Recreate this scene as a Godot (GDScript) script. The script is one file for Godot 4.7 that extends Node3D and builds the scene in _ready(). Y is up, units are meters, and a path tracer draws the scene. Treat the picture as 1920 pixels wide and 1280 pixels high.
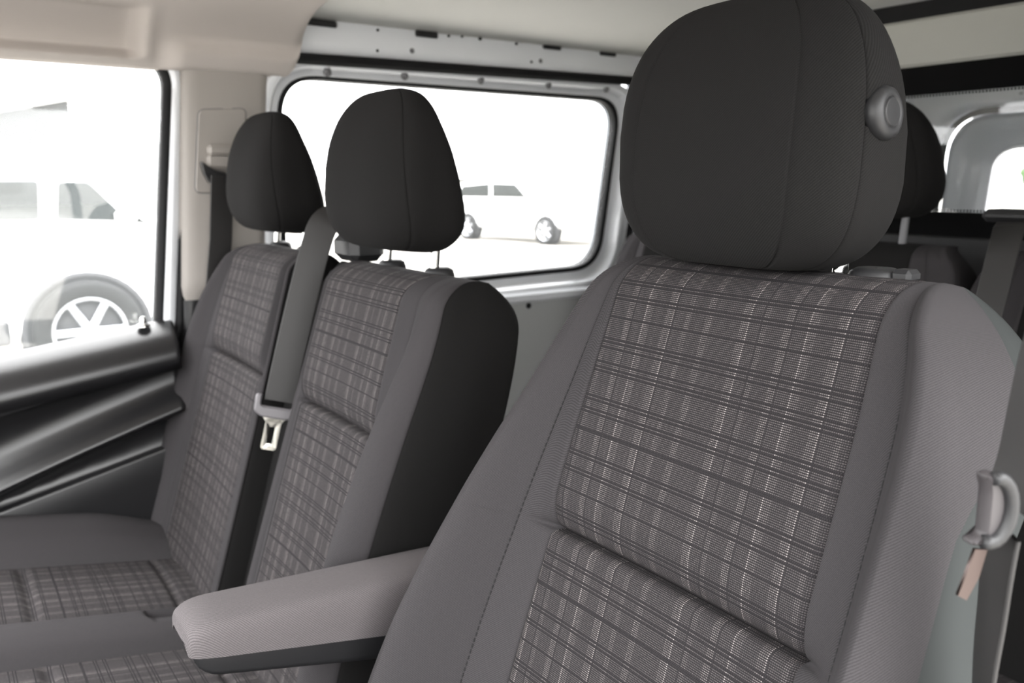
extends Node3D
# Van cab seen through the open driver's door. x: towards the driver's side, y: up from the street, z: towards the windscreen.

const EYE := Vector3(0.88, 1.45, 0.545)
const FOCAL := 1550.0
var cam_f := Vector3.ZERO
var cam_r := Vector3.ZERO
var cam_u := Vector3.ZERO
var M := {}
var used := {}

# ------------------------------------------------------------------ pixels to points
func ray(px: float, py: float) -> Vector3:
	return cam_f + cam_r * ((px - 960.0) / FOCAL) - cam_u * ((py - 640.0) / FOCAL)
func onx(px: float, py: float, x: float) -> Vector3:
	var r := ray(px, py)
	return EYE + r * ((x - EYE.x) / r.x)
func ony(px: float, py: float, y: float) -> Vector3:
	var r := ray(px, py)
	return EYE + r * ((y - EYE.y) / r.y)
func onz(px: float, py: float, z: float) -> Vector3:
	var r := ray(px, py)
	return EYE + r * ((z - EYE.z) / r.z)
func atd(px: float, py: float, d: float) -> Vector3:
	return EYE + ray(px, py) * d

# ------------------------------------------------------------------ nodes
func numbered(n: String) -> String:
	if not used.has(n):
		used[n] = 0
		return n
	used[n] += 1
	return "%s_%03d" % [n, used[n]]
func meta(o: Node3D, label: String, category := "", group := "", kind := "") -> Node3D:
	if label: o.set_meta("label", label)
	if category: o.set_meta("category", category)
	if group: o.set_meta("group", group)
	if kind: o.set_meta("kind", kind)
	return o
func thing(called: String, label: String, category: String, at := Vector3.ZERO, group := "", kind := "") -> Node3D:
	var o := Node3D.new()
	o.name = numbered(called)
	add_child(o)
	o.position = at
	return meta(o, label, category, group, kind)
func put(parent: Node3D, called: String, mesh: Mesh, m: Material, at := Vector3.ZERO, label := "") -> MeshInstance3D:
	var o := MeshInstance3D.new()
	o.mesh = mesh
	o.material_override = m
	o.name = numbered(called) if parent == self else called
	parent.add_child(o, true)
	o.position = at
	if label: o.set_meta("label", label)
	return o
# the same, for vertices given in the world while the parent stands elsewhere
func putw(parent: Node3D, called: String, mesh: Mesh, m: Material, label := "") -> MeshInstance3D:
	var off := Vector3.ZERO
	var p: Node = parent
	while p != self:
		off += (p as Node3D).position
		p = p.get_parent()
	return put(parent, called, mesh, m, -off, label)
func struct(called: String, label: String, mesh: Mesh, m: Material) -> MeshInstance3D:
	var o := put(self, called, mesh, m)
	meta(o, label, "", "", "structure")
	return o

# ------------------------------------------------------------------ mesh helpers
func grid(P: Array, wrap := false, UV: Array = []) -> ArrayMesh:
	# P: rows of Vector3; rows run along v, columns along u
	var nr := P.size()
	var nc: int = P[0].size()
	var pos := PackedVector3Array()
	var uv := PackedVector2Array()
	for j in nr:
		for i in nc:
			pos.append(P[j][i])
			uv.append(UV[j][i] if UV else Vector2(float(i) / nc, float(j) / nr))
	var idx := PackedInt32Array()
	var nor := PackedVector3Array()
	nor.resize(pos.size())
	var last := nc if wrap else nc - 1
	for j in nr - 1:
		for i in last:
			var a := j * nc + i
			var b := j * nc + (i + 1) % nc
			var c := a + nc
			var d := b + nc
			idx.append_array([a, c, d, a, d, b])
			var n1 := (pos[d] - pos[a]).cross(pos[c] - pos[a])
			var n2 := (pos[b] - pos[a]).cross(pos[d] - pos[a])
			for k in [a, c, d]: nor[k] += n1
			for k in [a, d, b]: nor[k] += n2
	for k in nor.size(): nor[k] = nor[k].normalized() if nor[k].length() > 1e-12 else Vector3.UP
	var arr := []
	arr.resize(Mesh.ARRAY_MAX)
	arr[Mesh.ARRAY_VERTEX] = pos
	arr[Mesh.ARRAY_NORMAL] = nor
	arr[Mesh.ARRAY_TEX_UV] = uv
	arr[Mesh.ARRAY_INDEX] = idx
	var st := SurfaceTool.new()
	st.create_from_arrays(arr)
	st.generate_tangents()
	return st.commit()
func tri(st: SurfaceTool, a: Vector3, b: Vector3, c: Vector3) -> void:
	st.add_vertex(a); st.add_vertex(b); st.add_vertex(c)
func quad(st: SurfaceTool, a: Vector3, b: Vector3, c: Vector3, d: Vector3) -> void:
	tri(st, a, b, c); tri(st, a, c, d)
func flat() -> SurfaceTool:
	var st := SurfaceTool.new()
	st.begin(Mesh.PRIMITIVE_TRIANGLES)
	st.set_smooth_group(-1)
	return st
func done(st: SurfaceTool) -> ArrayMesh:
	st.generate_normals()
	return st.commit()
func add_box(st: SurfaceTool, c: Vector3, s: Vector3, bev := 0.003, bs := Basis()) -> void:
	# box with chamfered edges
	var h := s * 0.5
	var b: float = minf(bev, minf(h.x, minf(h.y, h.z)) * 0.9)
	var V := func(x: float, y: float, z: float) -> Vector3: return c + bs * Vector3(x, y, z)
	for ax in 3:
		for sg in [-1.0, 1.0]:
			var q := []
			for k in [[-1, -1], [-1, 1], [1, 1], [1, -1]]:
				var v := Vector3.ZERO
				v[ax] = sg * h[ax]
				v[(ax + 1) % 3] = k[0] * (h[(ax + 1) % 3] - b)
				v[(ax + 2) % 3] = k[1] * (h[(ax + 2) % 3] - b)
				q.append(c + bs * v)
			if sg > 0: quad(st, q[0], q[1], q[2], q[3])
			else: quad(st, q[3], q[2], q[1], q[0])
	for ax in 3:
		var a1 := (ax + 1) % 3
		var a2 := (ax + 2) % 3
		for s1 in [-1.0, 1.0]:
			for s2 in [-1.0, 1.0]:
				var q := []
				for k in [[-1, 0], [1, 0], [1, 1], [-1, 1]]:
					var v := Vector3.ZERO
					v[ax] = k[0] * (h[ax] - b)
					v[a1] = s1 * (h[a1] - (b if k[1] == 1 else 0.0))
					v[a2] = s2 * (h[a2] - (0.0 if k[1] == 1 else b))
					q.append(c + bs * v)
				if s1 * s2 > 0: quad(st, q[0], q[1], q[2], q[3])
				else: quad(st, q[3], q[2], q[1], q[0])
	for sx in [-1.0, 1.0]:
		for sy in [-1.0, 1.0]:
			for sz in [-1.0, 1.0]:
				var p1 := c + bs * Vector3(sx * h.x, sy * (h.y - b), sz * (h.z - b))
				var p2 := c + bs * Vector3(sx * (h.x - b), sy * h.y, sz * (h.z - b))
				var p3 := c + bs * Vector3(sx * (h.x - b), sy * (h.y - b), sz * h.z)
				if sx * sy * sz > 0: tri(st, p1, p3, p2)
				else: tri(st, p1, p2, p3)
func box(s: Vector3, bev := 0.003, c := Vector3.ZERO, bs := Basis()) -> ArrayMesh:
	var st := flat()
	add_box(st, c, s, bev, bs)
	return done(st)
func boxm(lo: Vector3, hi: Vector3, bev := 0.003) -> ArrayMesh:
	return box(hi - lo, bev, (lo + hi) * 0.5)
func tube(path: Array, r: float, sides := 10, closed := false) -> ArrayMesh:
	var rows := []
	var n := path.size()
	var side := Vector3.ZERO
	for k in n:
		var t: Vector3 = (path[(k + 1) % n] - path[(k - 1 + n) % n]) if closed else (path[mini(k + 1, n - 1)] - path[maxi(k - 1, 0)])
		t = t.normalized()
		if side == Vector3.ZERO:
			side = t.cross(Vector3.UP if absf(t.y) < 0.9 else Vector3.RIGHT).normalized()
		side = (side - t * side.dot(t)).normalized()
		var up := side.cross(t)
		var row := []
		for i in sides:
			var a := TAU * i / sides
			row.append(path[k] + (side * cos(a) + up * sin(a)) * r)
		rows.append(row)
	if closed: rows.append(rows[0])
	else:
		rows.push_front(caps(path[0], sides))
		rows.append(caps(path[n - 1], sides))
	return grid(rows, true)
func caps(p: Vector3, n: int) -> Array:
	var a := []
	for i in n: a.append(p)
	return a
func lathe(profile: Array, sides := 24, bs := Basis()) -> ArrayMesh:
	# profile of Vector2(radius, height) turned round y, then turned by bs
	var rows := []
	for p in profile:
		var row := []
		for i in sides:
			var a := TAU * i / sides
			row.append(bs * Vector3(cos(a) * p.x, p.y, -sin(a) * p.x))
		rows.append(row)
	return grid(rows, true)
func smooth_poly(pts: Array, per := 6, closed := true) -> Array:
	var out := []
	var n := pts.size()
	for k in (n if closed else n - 1):
		var p0 = pts[(k - 1 + n) % n] if closed else pts[maxi(k - 1, 0)]
		var p1 = pts[k]
		var p2 = pts[(k + 1) % n]
		var p3 = pts[(k + 2) % n] if closed else pts[mini(k + 2, n - 1)]
		for i in per:
			out.append(p1.cubic_interpolate(p2, p0, p3, float(i) / per))
	if not closed: out.append(pts[n - 1])
	return out
func round_poly(c: Array, r: float, n := 6) -> Array:
	# polygon of Vector2 with rounded corners
	var out := []
	var m := c.size()
	for k in m:
		var p: Vector2 = c[k]
		var a: Vector2 = (c[(k - 1 + m) % m] - p)
		var b: Vector2 = (c[(k + 1) % m] - p)
		var rr: float = minf(r, minf(a.length(), b.length()) * 0.48)
		var pa := p + a.normalized() * rr
		var pb := p + b.normalized() * rr
		for i in n + 1:
			var t := float(i) / n
			out.append(pa.lerp(p, t).lerp(p.lerp(pb, t), t))
	return out
func inset(poly: Array, d: float) -> Array:
	var n := poly.size()
	var area := 0.0
	for k in n:
		area += poly[k].cross(poly[(k + 1) % n])
	var sg := signf(area)
	var out := []
	for k in n:
		var t: Vector2 = (poly[(k + 1) % n] - poly[(k - 1 + n) % n]).normalized()
		out.append(poly[k] + Vector2(-t.y, t.x) * sg * d)
	return out
func prism(poly: Array, levels: Array, ax: Vector3, ay: Vector3, an: Vector3, org: Vector3) -> ArrayMesh:
	# levels: [distance along an, inset]; both ends closed
	var st := SurfaceTool.new()
	st.begin(Mesh.PRIMITIVE_TRIANGLES)
	var rings := []
	for l in levels:
		var ring := []
		for p in inset(poly, l[1]):
			ring.append(org + ax * p.x + ay * p.y + an * l[0])
		rings.append(ring)
	var n := poly.size()
	for k in rings.size() - 1:
		st.set_smooth_group(1)
		for i in n:
			var a: Vector3 = rings[k][i]
			var b: Vector3 = rings[k][(i + 1) % n]
			quad(st, a, rings[k + 1][i], rings[k + 1][(i + 1) % n], b)
	for e in [0, rings.size() - 1]:
		st.set_smooth_group(-1)
		var ids := Geometry2D.triangulate_polygon(PackedVector2Array(poly))
		if ids.is_empty(): print("open cap, ", n, " corners at ", org)
		for q in range(0, ids.size(), 3):
			tri(st, rings[e][ids[q]], rings[e][ids[q + 1]], rings[e][ids[q + 2]])
	return done(st)
func strap(path: Array, wide: Array, w: float, thick := 0.0014) -> ArrayMesh:
	# woven belt: path of points, the direction across it at each
	var rows := []
	var uvs := []
	var l := 0.0
	for k in path.size():
		var t: Vector3 = (path[mini(k + 1, path.size() - 1)] - path[maxi(k - 1, 0)]).normalized()
		var x: Vector3 = wide[k].normalized()
		x = (x - t * x.dot(t)).normalized()
		var n := x.cross(t)
		if k: l += path[k].distance_to(path[k - 1])
		var row := []
		var ur := []
		for q in [[-0.5, 0.5], [-0.47, 1.0], [0.0, 1.05], [0.47, 1.0], [0.5, 0.5], [0.5, -0.5], [0.47, -1.0], [-0.47, -1.0], [-0.5, -0.5], [-0.5, 0.5]]:
			row.append(path[k] + x * q[0] * w + n * q[1] * thick)
			ur.append(Vector2(q[0] * w, l))
		rows.append(row)
		uvs.append(ur)
	return grid(rows, false, uvs)
func key(table: Array, v: float) -> float:
	# smooth table lookup: rows [v, value]
	if v <= table[0][0]: return table[0][1]
	var n := table.size()
	if v >= table[n - 1][0]: return table[n - 1][1]
	for k in n - 1:
		if v <= table[k + 1][0]:
			var t: float = (v - table[k][0]) / (table[k + 1][0] - table[k][0])
			var m1: float = (table[k + 1][1] - table[maxi(k - 1, 0)][1]) / (table[k + 1][0] - table[maxi(k - 1, 0)][0])
			var m2: float = (table[mini(k + 2, n - 1)][1] - table[k][1]) / (table[mini(k + 2, n - 1)][0] - table[k][0])
			var d: float = table[k + 1][0] - table[k][0]
			return (2 * t * t * t - 3 * t * t + 1) * table[k][1] + (t * t * t - 2 * t * t + t) * m1 * d + (-2 * t * t * t + 3 * t * t) * table[k + 1][1] + (t * t * t - t * t) * m2 * d
	return table[n - 1][1]
func bump(x: float, w: float) -> float:
	return exp(-(x * x) / (w * w))
func sstep(a: float, b: float, x: float) -> float:
	return smoothstep(a, b, x)

# ------------------------------------------------------------------ materials
func mat(called: String, c: Color, rough := 0.6, metal := 0.0, spec := 0.5) -> StandardMaterial3D:
	var m := StandardMaterial3D.new()
	m.resource_name = called
	m.albedo_color = c
	m.roughness = rough
	m.metallic = metal
	m.metallic_specular = spec
	m.cull_mode = BaseMaterial3D.CULL_DISABLED
	M[called] = m
	return m
func tex(w: int, h: int, f: Callable) -> ImageTexture:
	var data := PackedByteArray()
	data.resize(w * h * 3)
	var k := 0
	for y in h:
		for x in w:
			var c: Vector3 = f.call(x, y)
			data[k] = clampi(int(c.x * 255.0), 0, 255)
			data[k + 1] = clampi(int(c.y * 255.0), 0, 255)
			data[k + 2] = clampi(int(c.z * 255.0), 0, 255)
			k += 3
	return ImageTexture.create_from_image(Image.create_from_data(w, h, false, Image.FORMAT_RGB8, data))
func normal_of(t: ImageTexture, strength: float) -> ImageTexture:
	var im: Image = t.get_image().duplicate()
	im.convert(Image.FORMAT_RGBA8)
	im.bump_map_to_normal_map(strength)
	return ImageTexture.create_from_image(im)
func materials() -> void:
	var rng := RandomNumberGenerator.new()
	rng.seed = 7
	# plain seat cloth: a diagonal rib, 12 ribs in a tile of 32 mm
	var nz := PackedFloat32Array()
	nz.resize(256 * 256)
	for k in nz.size(): nz[k] = rng.randf()
	var rib := tex(256, 256, func(x: int, y: int) -> Vector3:
		var p: float = fposmod((x * 8 + y * 8) / 256.0, 1.0)
		var w: float = 0.5 + 0.5 * sin(p * TAU)
		var th: float = 0.5 + 0.5 * sin((x * 16 - y * 16) / 256.0 * TAU)
		var g: float = 0.63 + 0.12 * w + 0.07 * th * w + 0.18 * (nz[(y >> 1) * 256 + (x >> 1)] - 0.5)
		return Vector3(g, g, g))
	var rib_h := tex(256, 256, func(x: int, y: int) -> Vector3:
		var p: float = fposmod((x * 8 + y * 8) / 256.0, 1.0)
		var w: float = 0.5 + 0.5 * sin(p * TAU)
		var th: float = 0.5 + 0.5 * sin((x * 16 - y * 16) / 256.0 * TAU)
		var g: float = 0.2 + 0.5 * w + 0.25 * th * w
		return Vector3(g, g, g))
	var rib_n := normal_of(rib_h, 3.0)
	for a in [["cloth", Color(0.318, 0.308, 0.315), 1.35], ["cloth_head", Color(0.178, 0.175, 0.174), 1.3], ["cloth_arm_lit", Color(0.480, 0.460, 0.465), 1.2]]:  # armrest colour is paler seat cloth, with the light on it put in
		var m := mat(a[0], a[1], 0.95, 0.0, 0.15)
		m.albedo_texture = rib
		m.normal_enabled = true
		m.normal_texture = rib_n
		m.normal_scale = 0.25
		m.uv1_scale = Vector3(1, 1, 1) / 0.026 * a[2]
		m.rim_enabled = true
		m.rim = 0.05
		m.rim_tint = 0.4
	# checked seat cloth: light stitches in a dark ground; 96 x 96 stitches in a tile of 0.165 m
	var on_row := PackedFloat32Array()
	var on_col := PackedFloat32Array()
	var pattern_r := [9, 1, 1, 1, 2, 1, 7, 1, 2, 1, 1, 1, 13, 1, 1, 1, 4, 1, 1, 1, 8, 2, 11, 1, 1, 1, 6, 1, 1, 1, 9, 1, 3]
	var r_on := true
	for n in pattern_r:
		for k in n: on_row.append(1.0 if r_on else 0.0)
		r_on = not r_on
	while on_row.size() < 96: on_row.append(1.0)
	on_row.resize(96)
	var pattern_c := [[9, 0.38], [4, 0.62], [1, 1.2], [6, 0.40], [1, 0.15], [3, 0.56], [9, 0.36], [4, 0.66], [1, 0.15], [7, 0.40], [1, 1.2], [4, 0.58], [9, 0.37], [4, 0.62], [1, 1.15], [1, 0.15], [7, 0.41], [3, 0.6], [9, 0.36], [4, 0.64], [8, 0.38]]
	for n in pattern_c:
		for k in n[0]: on_col.append(n[1])
	while on_col.size() < 96: on_col.append(0.7)
	on_col.resize(96)
	var chk := tex(1152, 1152, func(x: int, y: int) -> Vector3:
		var i := x / 12
		var j := y / 12
		var lx := x % 12
		var ly := y % 12
		var n: float = nz[((y >> 1) & 255) * 256 + ((x >> 1) & 255)]
		var wv: float = 0.145 + 0.032 * sin((lx + (6 if j % 2 else 0)) / 12.0 * TAU) + 0.05 * (n - 0.5) + 0.02 * sin(ly / 12.0 * TAU)
		var c := Vector3(wv * 1.02, wv * 0.965, wv * 1.0)
		var b: float = on_row[j] * on_col[i]
		if b > 0.0 and lx >= 1 and lx <= 9 and ly >= 3 and ly <= 7:
			var e: float = 1.0 if (lx > 1 and lx < 9 and ly > 3 and ly < 7) else 0.5
			var jit: float = 0.82 + 0.36 * nz[(j * 97 + i * 13) & 65535]
			c = c.lerp(Vector3(0.66, 0.63, 0.62), clampf(0.98 * b * e * jit, 0.0, 1.0))
		return c)
	var chk_h := tex(384, 384, func(x: int, y: int) -> Vector3:
		var b: float = on_row[y / 4] * minf(1.0, on_col[x / 4])
		var g: float = 0.4 + (0.4 * b if (x % 4 < 3 and y % 4 > 0 and y % 4 < 3) else 0.0) + 0.1 * nz[(y & 255) * 256 + (x & 255)]
		return Vector3(g, g, g))
	var mc := mat("check", Color(1.0, 1.0, 1.0), 0.9, 0.0, 0.25)
	mc.albedo_texture = chk
	mc.normal_enabled = true
	mc.normal_texture = normal_of(chk_h, 1.5)
	mc.normal_scale = 0.4
	mc.uv1_scale = Vector3(1, 1, 1) / 0.165
	# belt webbing
	var web := tex(64, 64, func(x: int, y: int) -> Vector3:
		var g: float = 0.72 + 0.2 * sin((x + (y / 4 % 2) * 4) / 8.0 * TAU) * sin(y / 4.0 * TAU * 0.5) + 0.1 * (nz[y * 256 + x] - 0.5)
		return Vector3(g, g, g))
	var wm := mat("webbing", Color(0.195, 0.187, 0.184), 0.55, 0.0, 0.55)
	wm.albedo_texture = web
	wm.uv1_scale = Vector3(1, 1, 1) / 0.012
	# moulded plastic grain
	var fn := FastNoiseLite.new()
	fn.seed = 3
	fn.frequency = 0.09
	var grain := NoiseTexture2D.new()
	grain.width = 256
	grain.height = 256
	grain.seamless = true
	grain.as_normal_map = true
	grain.bump_strength = 2.0
	grain.noise = fn
	for a in [["black_plastic", Color(0.11, 0.11, 0.115), 0.34], ["door_plastic", Color(0.095, 0.095, 0.10), 0.30], ["dark_plastic", Color(0.14, 0.14, 0.145), 0.5], ["pillar_trim", Color(0.585, 0.565, 0.545), 0.6], ["grey_plastic", Color(0.42, 0.42, 0.43), 0.5], ["hardboard", Color(0.66, 0.665, 0.66), 0.7]]:
		var m := mat(a[0], a[1], a[2])
		m.normal_enabled = true
		m.normal_texture = grain
		m.normal_scale = 0.12
		m.uv1_triplanar = true
		m.uv1_world_triplanar = true
		m.uv1_scale = Vector3(1, 1, 1) / 0.05
	for a in [["headliner", Color(0.80, 0.80, 0.785), 0.95], ["cab_liner", Color(0.72, 0.695, 0.675), 0.9], ["partition_cloth", Color(0.68, 0.68, 0.655), 0.95]]:
		var m := mat(a[0], a[1], a[2], 0.0, 0.3)
		m.normal_enabled = true
		m.normal_texture = grain
		m.normal_scale = 0.2
		m.uv1_triplanar = true
		m.uv1_world_triplanar = true
		m.uv1_scale = Vector3(1, 1, 1) / 0.03
	var pw := mat("paint", Color(0.885, 0.895, 0.91), 0.25)
	pw.clearcoat_enabled = true
	pw.clearcoat = 0.6
	pw.clearcoat_roughness = 0.08
	mat("seal", Color(0.085, 0.085, 0.09), 0.6, 0.0, 0.3)
	mat("chrome", Color(0.86, 0.86, 0.85), 0.12, 1.0)
	mat("steel", Color(0.80, 0.79, 0.76), 0.22, 1.0)
	mat("thread", Color(0.09, 0.085, 0.09), 0.9)
	mat("button_plastic", Color(0.125, 0.125, 0.13), 0.5)
	mat("frit", Color(0.03, 0.03, 0.032), 0.7, 0.0, 0.2)
	mat("rubber_mat", Color(0.16, 0.16, 0.16), 0.8)
	mat("side_cloth", Color(0.175, 0.185, 0.184), 0.85, 0.0, 0.3)
	mat("tongue_grey", Color(0.23, 0.218, 0.224), 0.45)
	mat("dim_steel", Color(0.36, 0.32, 0.31), 0.4, 1.0)  # darker, warmer copy of steel; the dim reflections are in the colour
	mat("buckle_grey", Color(0.42, 0.41, 0.42), 0.45)
	mat("orange_print", Color(0.72, 0.45, 0.33), 0.6)
	mat("car_white", Color(0.93, 0.93, 0.93), 0.3)
	mat("tyre", Color(0.13, 0.13, 0.135), 0.85)
	mat("cladding", Color(0.22, 0.22, 0.23), 0.7)
	mat("car_glass", Color(0.10, 0.12, 0.12), 0.06)
	mat("alloy", Color(0.82, 0.83, 0.85), 0.25, 0.9)
	mat("canvas", Color(0.27, 0.275, 0.28), 0.95)
	mat("tail_red", Color(0.65, 0.08, 0.07), 0.25)
	mat("leaf", Color(0.22, 0.34, 0.15), 0.8)
	mat("bark", Color(0.30, 0.24, 0.19), 0.9)
	mat("building", Color(0.80, 0.79, 0.75), 0.9)
	var gl := mat("glass", Color(0.93, 0.97, 0.96, 0.05), 0.02)
	gl.transparency = BaseMaterial3D.TRANSPARENCY_ALPHA
	var asphalt_noise := FastNoiseLite.new()
	asphalt_noise.seed = 11
	asphalt_noise.frequency = 0.05
	var ramp := Gradient.new()
	ramp.set_color(0, Color(0.50, 0.49, 0.47))
	ramp.set_color(1, Color(0.66, 0.645, 0.62))
	var an := NoiseTexture2D.new()
	an.width = 512
	an.height = 512
	an.seamless = true
	an.noise = asphalt_noise
	an.color_ramp = ramp
	var asphalt := mat("asphalt", Color(1, 1, 1), 0.9)
	asphalt.albedo_texture = an
	asphalt.uv1_triplanar = true
	asphalt.uv1_world_triplanar = true
	asphalt.uv1_scale = Vector3(0.5, 0.5, 0.5)

# ------------------------------------------------------------------ seats
func seat_point(sp: Dictionary, x: float, v: float, n: float) -> Vector3:
	var t: float = deg_to_rad(sp.tilt)
	return Vector3(sp.x + x, sp.y + v * cos(t) + n * sin(t), sp.z - v * sin(t) + n * cos(t))
func panel_n(sp: Dictionary, v: float) -> float:
	var vc: float = sp.crease
	var d := v - vc
	var n := 0.0
	if d >= 0.0:
		var q := clampf(d / 0.045, 0.0, 1.0)
		n = -0.016 + 0.026 * sqrt(1.0 - (1.0 - q) * (1.0 - q)) - 0.004 * clampf((d - 0.1) / 0.15, 0.0, 1.0)
	else:
		var q := clampf(-d / 0.010, 0.0, 1.0)
		n = -0.016 + 0.018 * sqrt(1.0 - (1.0 - q) * (1.0 - q))
	return n
func section(sp: Dictionary, v: float, side: int) -> Array:
	# four runs of Vector2(x, n) of one half: panel, inner bolster, outer bolster, flank
	var vt: float = sp.top
	var v1: float = vt - sp.round
	var c := clampf((v - v1) / (vt - v1), 0.0, 1.0)
	var k := sqrt(maxf(0.0, 1.0 - c * c))
	var th: float = sp.th
	var nm := -th * 0.55
	var s: Dictionary = sp.right if side > 0 else sp.left
	var wp := key(s.wp, v)
	var ws := maxf(key(s.ws, v), wp + 0.004)
	var nb := key(s.nb, v)
	var d := ws - wp
	var pn := panel_n(sp, v)
	var runs := [[], [], [], []]
	for t in [0.0, 0.12, 0.25, 0.38, 0.5, 0.62, 0.74, 0.84, 0.92, 0.97, 1.0]:
		var n: float = pn + 0.006 * t * t
		if t == 1.0: n -= 0.003
		runs[0].append(Vector2(wp * t, n))
	var e1: Vector2 = runs[0][10]
	var s2 := Vector2(wp + 0.36 * d, 0.26 * nb + 0.004)
	var pk := Vector2(wp + 0.74 * d, nb)
	var out := Vector2(ws, nb * 0.50)
	if s.has("flare"): out.y = lerpf(nb * 0.34, -th * 0.55, sstep(0.55, 0.67, v))
	for t in [0.0, 0.06, 0.2, 0.4, 0.6, 0.8, 0.94, 1.0]:
		var p := e1.cubic_interpolate(s2, e1 - Vector2(0.02, 0.0), pk, t)
		if t > 0.0: p.y += 0.003 * (1.0 - t)
		if t == 1.0: p.y -= 0.0018
		runs[1].append(p)
	for t in [0.0, 0.05, 0.18, 0.34, 0.5, 0.66, 0.82, 0.95]:
		runs[2].append(s2.cubic_interpolate(pk, e1, out + Vector2(0.0, -0.02), t) - Vector2(0, 0.0018 if t == 0.0 else 0.0))
	for t in [0.0, 0.15, 0.3, 0.45, 0.6, 0.75, 0.88, 0.96, 1.0]:
		var p := pk.cubic_interpolate(out, s2, Vector2(ws + 0.002, -0.4 * th), t)
		if t == 1.0: p.x -= 0.0022
		runs[2].append(p)
	var o2: Vector2 = runs[2][runs[2].size() - 1]
	var f1 := Vector2(ws + 0.001, -0.45 * th)
	var f2 := Vector2(ws - 0.018, -th)
	if sp.has("slim"):
		var fl: float = s.get("flare", -0.006) * sstep(0.68, 0.55, v)
		f1 = Vector2(ws + fl, o2.y - 0.045)
		f2 = Vector2(ws + fl - 0.045, -th)
	runs[3].append(o2)
	runs[3].append(o2 + Vector2(0.0022, -0.004))
	for t in [0.25, 0.5, 0.75, 1.0]: runs[3].append(o2.lerp(f1, t) + Vector2(0.0022 * (1.0 - t), 0))
	for t in [0.25, 0.5, 0.75, 1.0]: runs[3].append(f1.cubic_interpolate(f2, o2, Vector2(ws - 0.08, -th - 0.004), t))
	runs[3].append(Vector2(maxf(0.0, ws * 0.5), -th - 0.008))
	runs[3].append(Vector2(0.0, -th - 0.010))
	for r in runs:
		for q in r.size():
			r[q] = Vector2(r[q].x * side, nm + (r[q].y - nm) * k)
	return runs
func back_rows(sp: Dictionary, a: float, b: float) -> Array:
	var out := []
	var v1: float = sp.top - sp.round
	var vc: float = sp.crease
	for q in [-0.03, -0.02, -0.014, -0.010, -0.007, -0.004, -0.002, 0.0, 0.003, 0.007, 0.012, 0.018, 0.026, 0.036, 0.05]: out.append(vc + q)
	var v := 0.0
	while v < v1 - 0.005:
		if absf(v - vc - 0.01) > 0.045: out.append(v)
		v += 0.02
	for i in 13: out.append(v1 + sp.round * sin(PI / 2 * i / 12.0))
	out.sort()
	var sel := []
	for q in out:
		if q >= a - 1e-6 and q <= b + 1e-6 and (sel.is_empty() or q - sel[sel.size() - 1] > 1e-5): sel.append(q)
	return sel
func run_mesh(sp: Dictionary, rows: Array, run: int, side: int) -> ArrayMesh:
	# side 0 joins the two halves
	var P := []
	var UV := []
	for v in rows:
		var pts := []
		if side == 0:
			var l: Array = section(sp, v, -1)[run].duplicate()
			if run == 3:
				pts = section(sp, v, 1)[3].duplicate()
				l.reverse()
				pts.append_array(l.slice(1))
			else:
				l.reverse()
				pts = l
				pts.append_array(section(sp, v, 1)[run].slice(1))
		else:
			pts = section(sp, v, side)[run].duplicate()
			if side < 0: pts.reverse()
		var row := []
		var uvr := []
		var u: float = pts[0].x
		for q in pts.size():
			if q: u += pts[q].distance_to(pts[q - 1])
			row.append(seat_point(sp, pts[q].x, v, pts[q].y))
			uvr.append(Vector2(u, -v))
		P.append(row)
		UV.append(uvr)
	# lengths along each column, so that the weave is not stretched over the top
	for i in P[0].size():
		var l: float = rows[0]
		for j in P.size():
			if j: l += P[j][i].distance_to(P[j - 1][i]) if run != 0 else P[j][P[0].size() / 2].distance_to(P[j - 1][P[0].size() / 2])
			UV[j][i].y = -l
	return grid(P, false, UV)
func stitches(sp: Dictionary, run: int, side: int, a: float, b: float, at_end: bool) -> ArrayMesh:
	# a row of dark stitches lying in a seam
	var st := flat()
	var v := a
	while v < b:
		var r0: Array = section(sp, v, side)[run]
		var r1: Array = section(sp, v + 0.0042, side)[run]
		var q0: Vector2 = r0[r0.size() - 1] if at_end else r0[0]
		var q1: Vector2 = r1[r1.size() - 1] if at_end else r1[0]
		var p0 := seat_point(sp, q0.x, v, q0.y + 0.0008)
		var p1 := seat_point(sp, q1.x, v + 0.0042, q1.y + 0.0008)
		var y := (p1 - p0).normalized()
		var x := y.cross(Vector3(0, 0, 1)).normalized()
		add_box(st, (p0 + p1) * 0.5, Vector3(0.0013, p0.distance_to(p1), 0.0013), 0.0004, Basis(x, y, x.cross(y)))
		v += 0.0062
	return done(st)
func backrest(parent: Node3D, sp: Dictionary, called := "backrest") -> Node3D:
	var all := back_rows(sp, 0.0, sp.top)
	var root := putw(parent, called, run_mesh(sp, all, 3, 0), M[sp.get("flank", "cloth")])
	putw(root, "upper_panel", run_mesh(sp, back_rows(sp, sp.crease, sp.top), 0, 0), M[sp.get("panel", "check")], "grey and black checked cloth panel" if not sp.has("panel") else "")
	putw(root, "lower_panel", run_mesh(sp, back_rows(sp, 0.0, sp.crease), 0, 0), M[sp.get("panel", "check")], "grey and black checked cloth panel" if not sp.has("panel") else "")
	for s in [-1, 1]:
		if sp[("right" if s > 0 else "left")].get("bare", false): continue
		putw(root, "inner_bolster", run_mesh(sp, all, 1, s), M.cloth)
		putw(root, "side_bolster", run_mesh(sp, all, 2, s), M.cloth)
		if sp.get("stitched", false):
			putw(root, "seam_stitching", stitches(sp, 1, s, 0.1, sp.top - 0.10, true), M.thread)
			putw(root, "seam_stitching", stitches(sp, 2, s, 0.1, sp.top - 0.075, true), M.thread)
	return root
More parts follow.
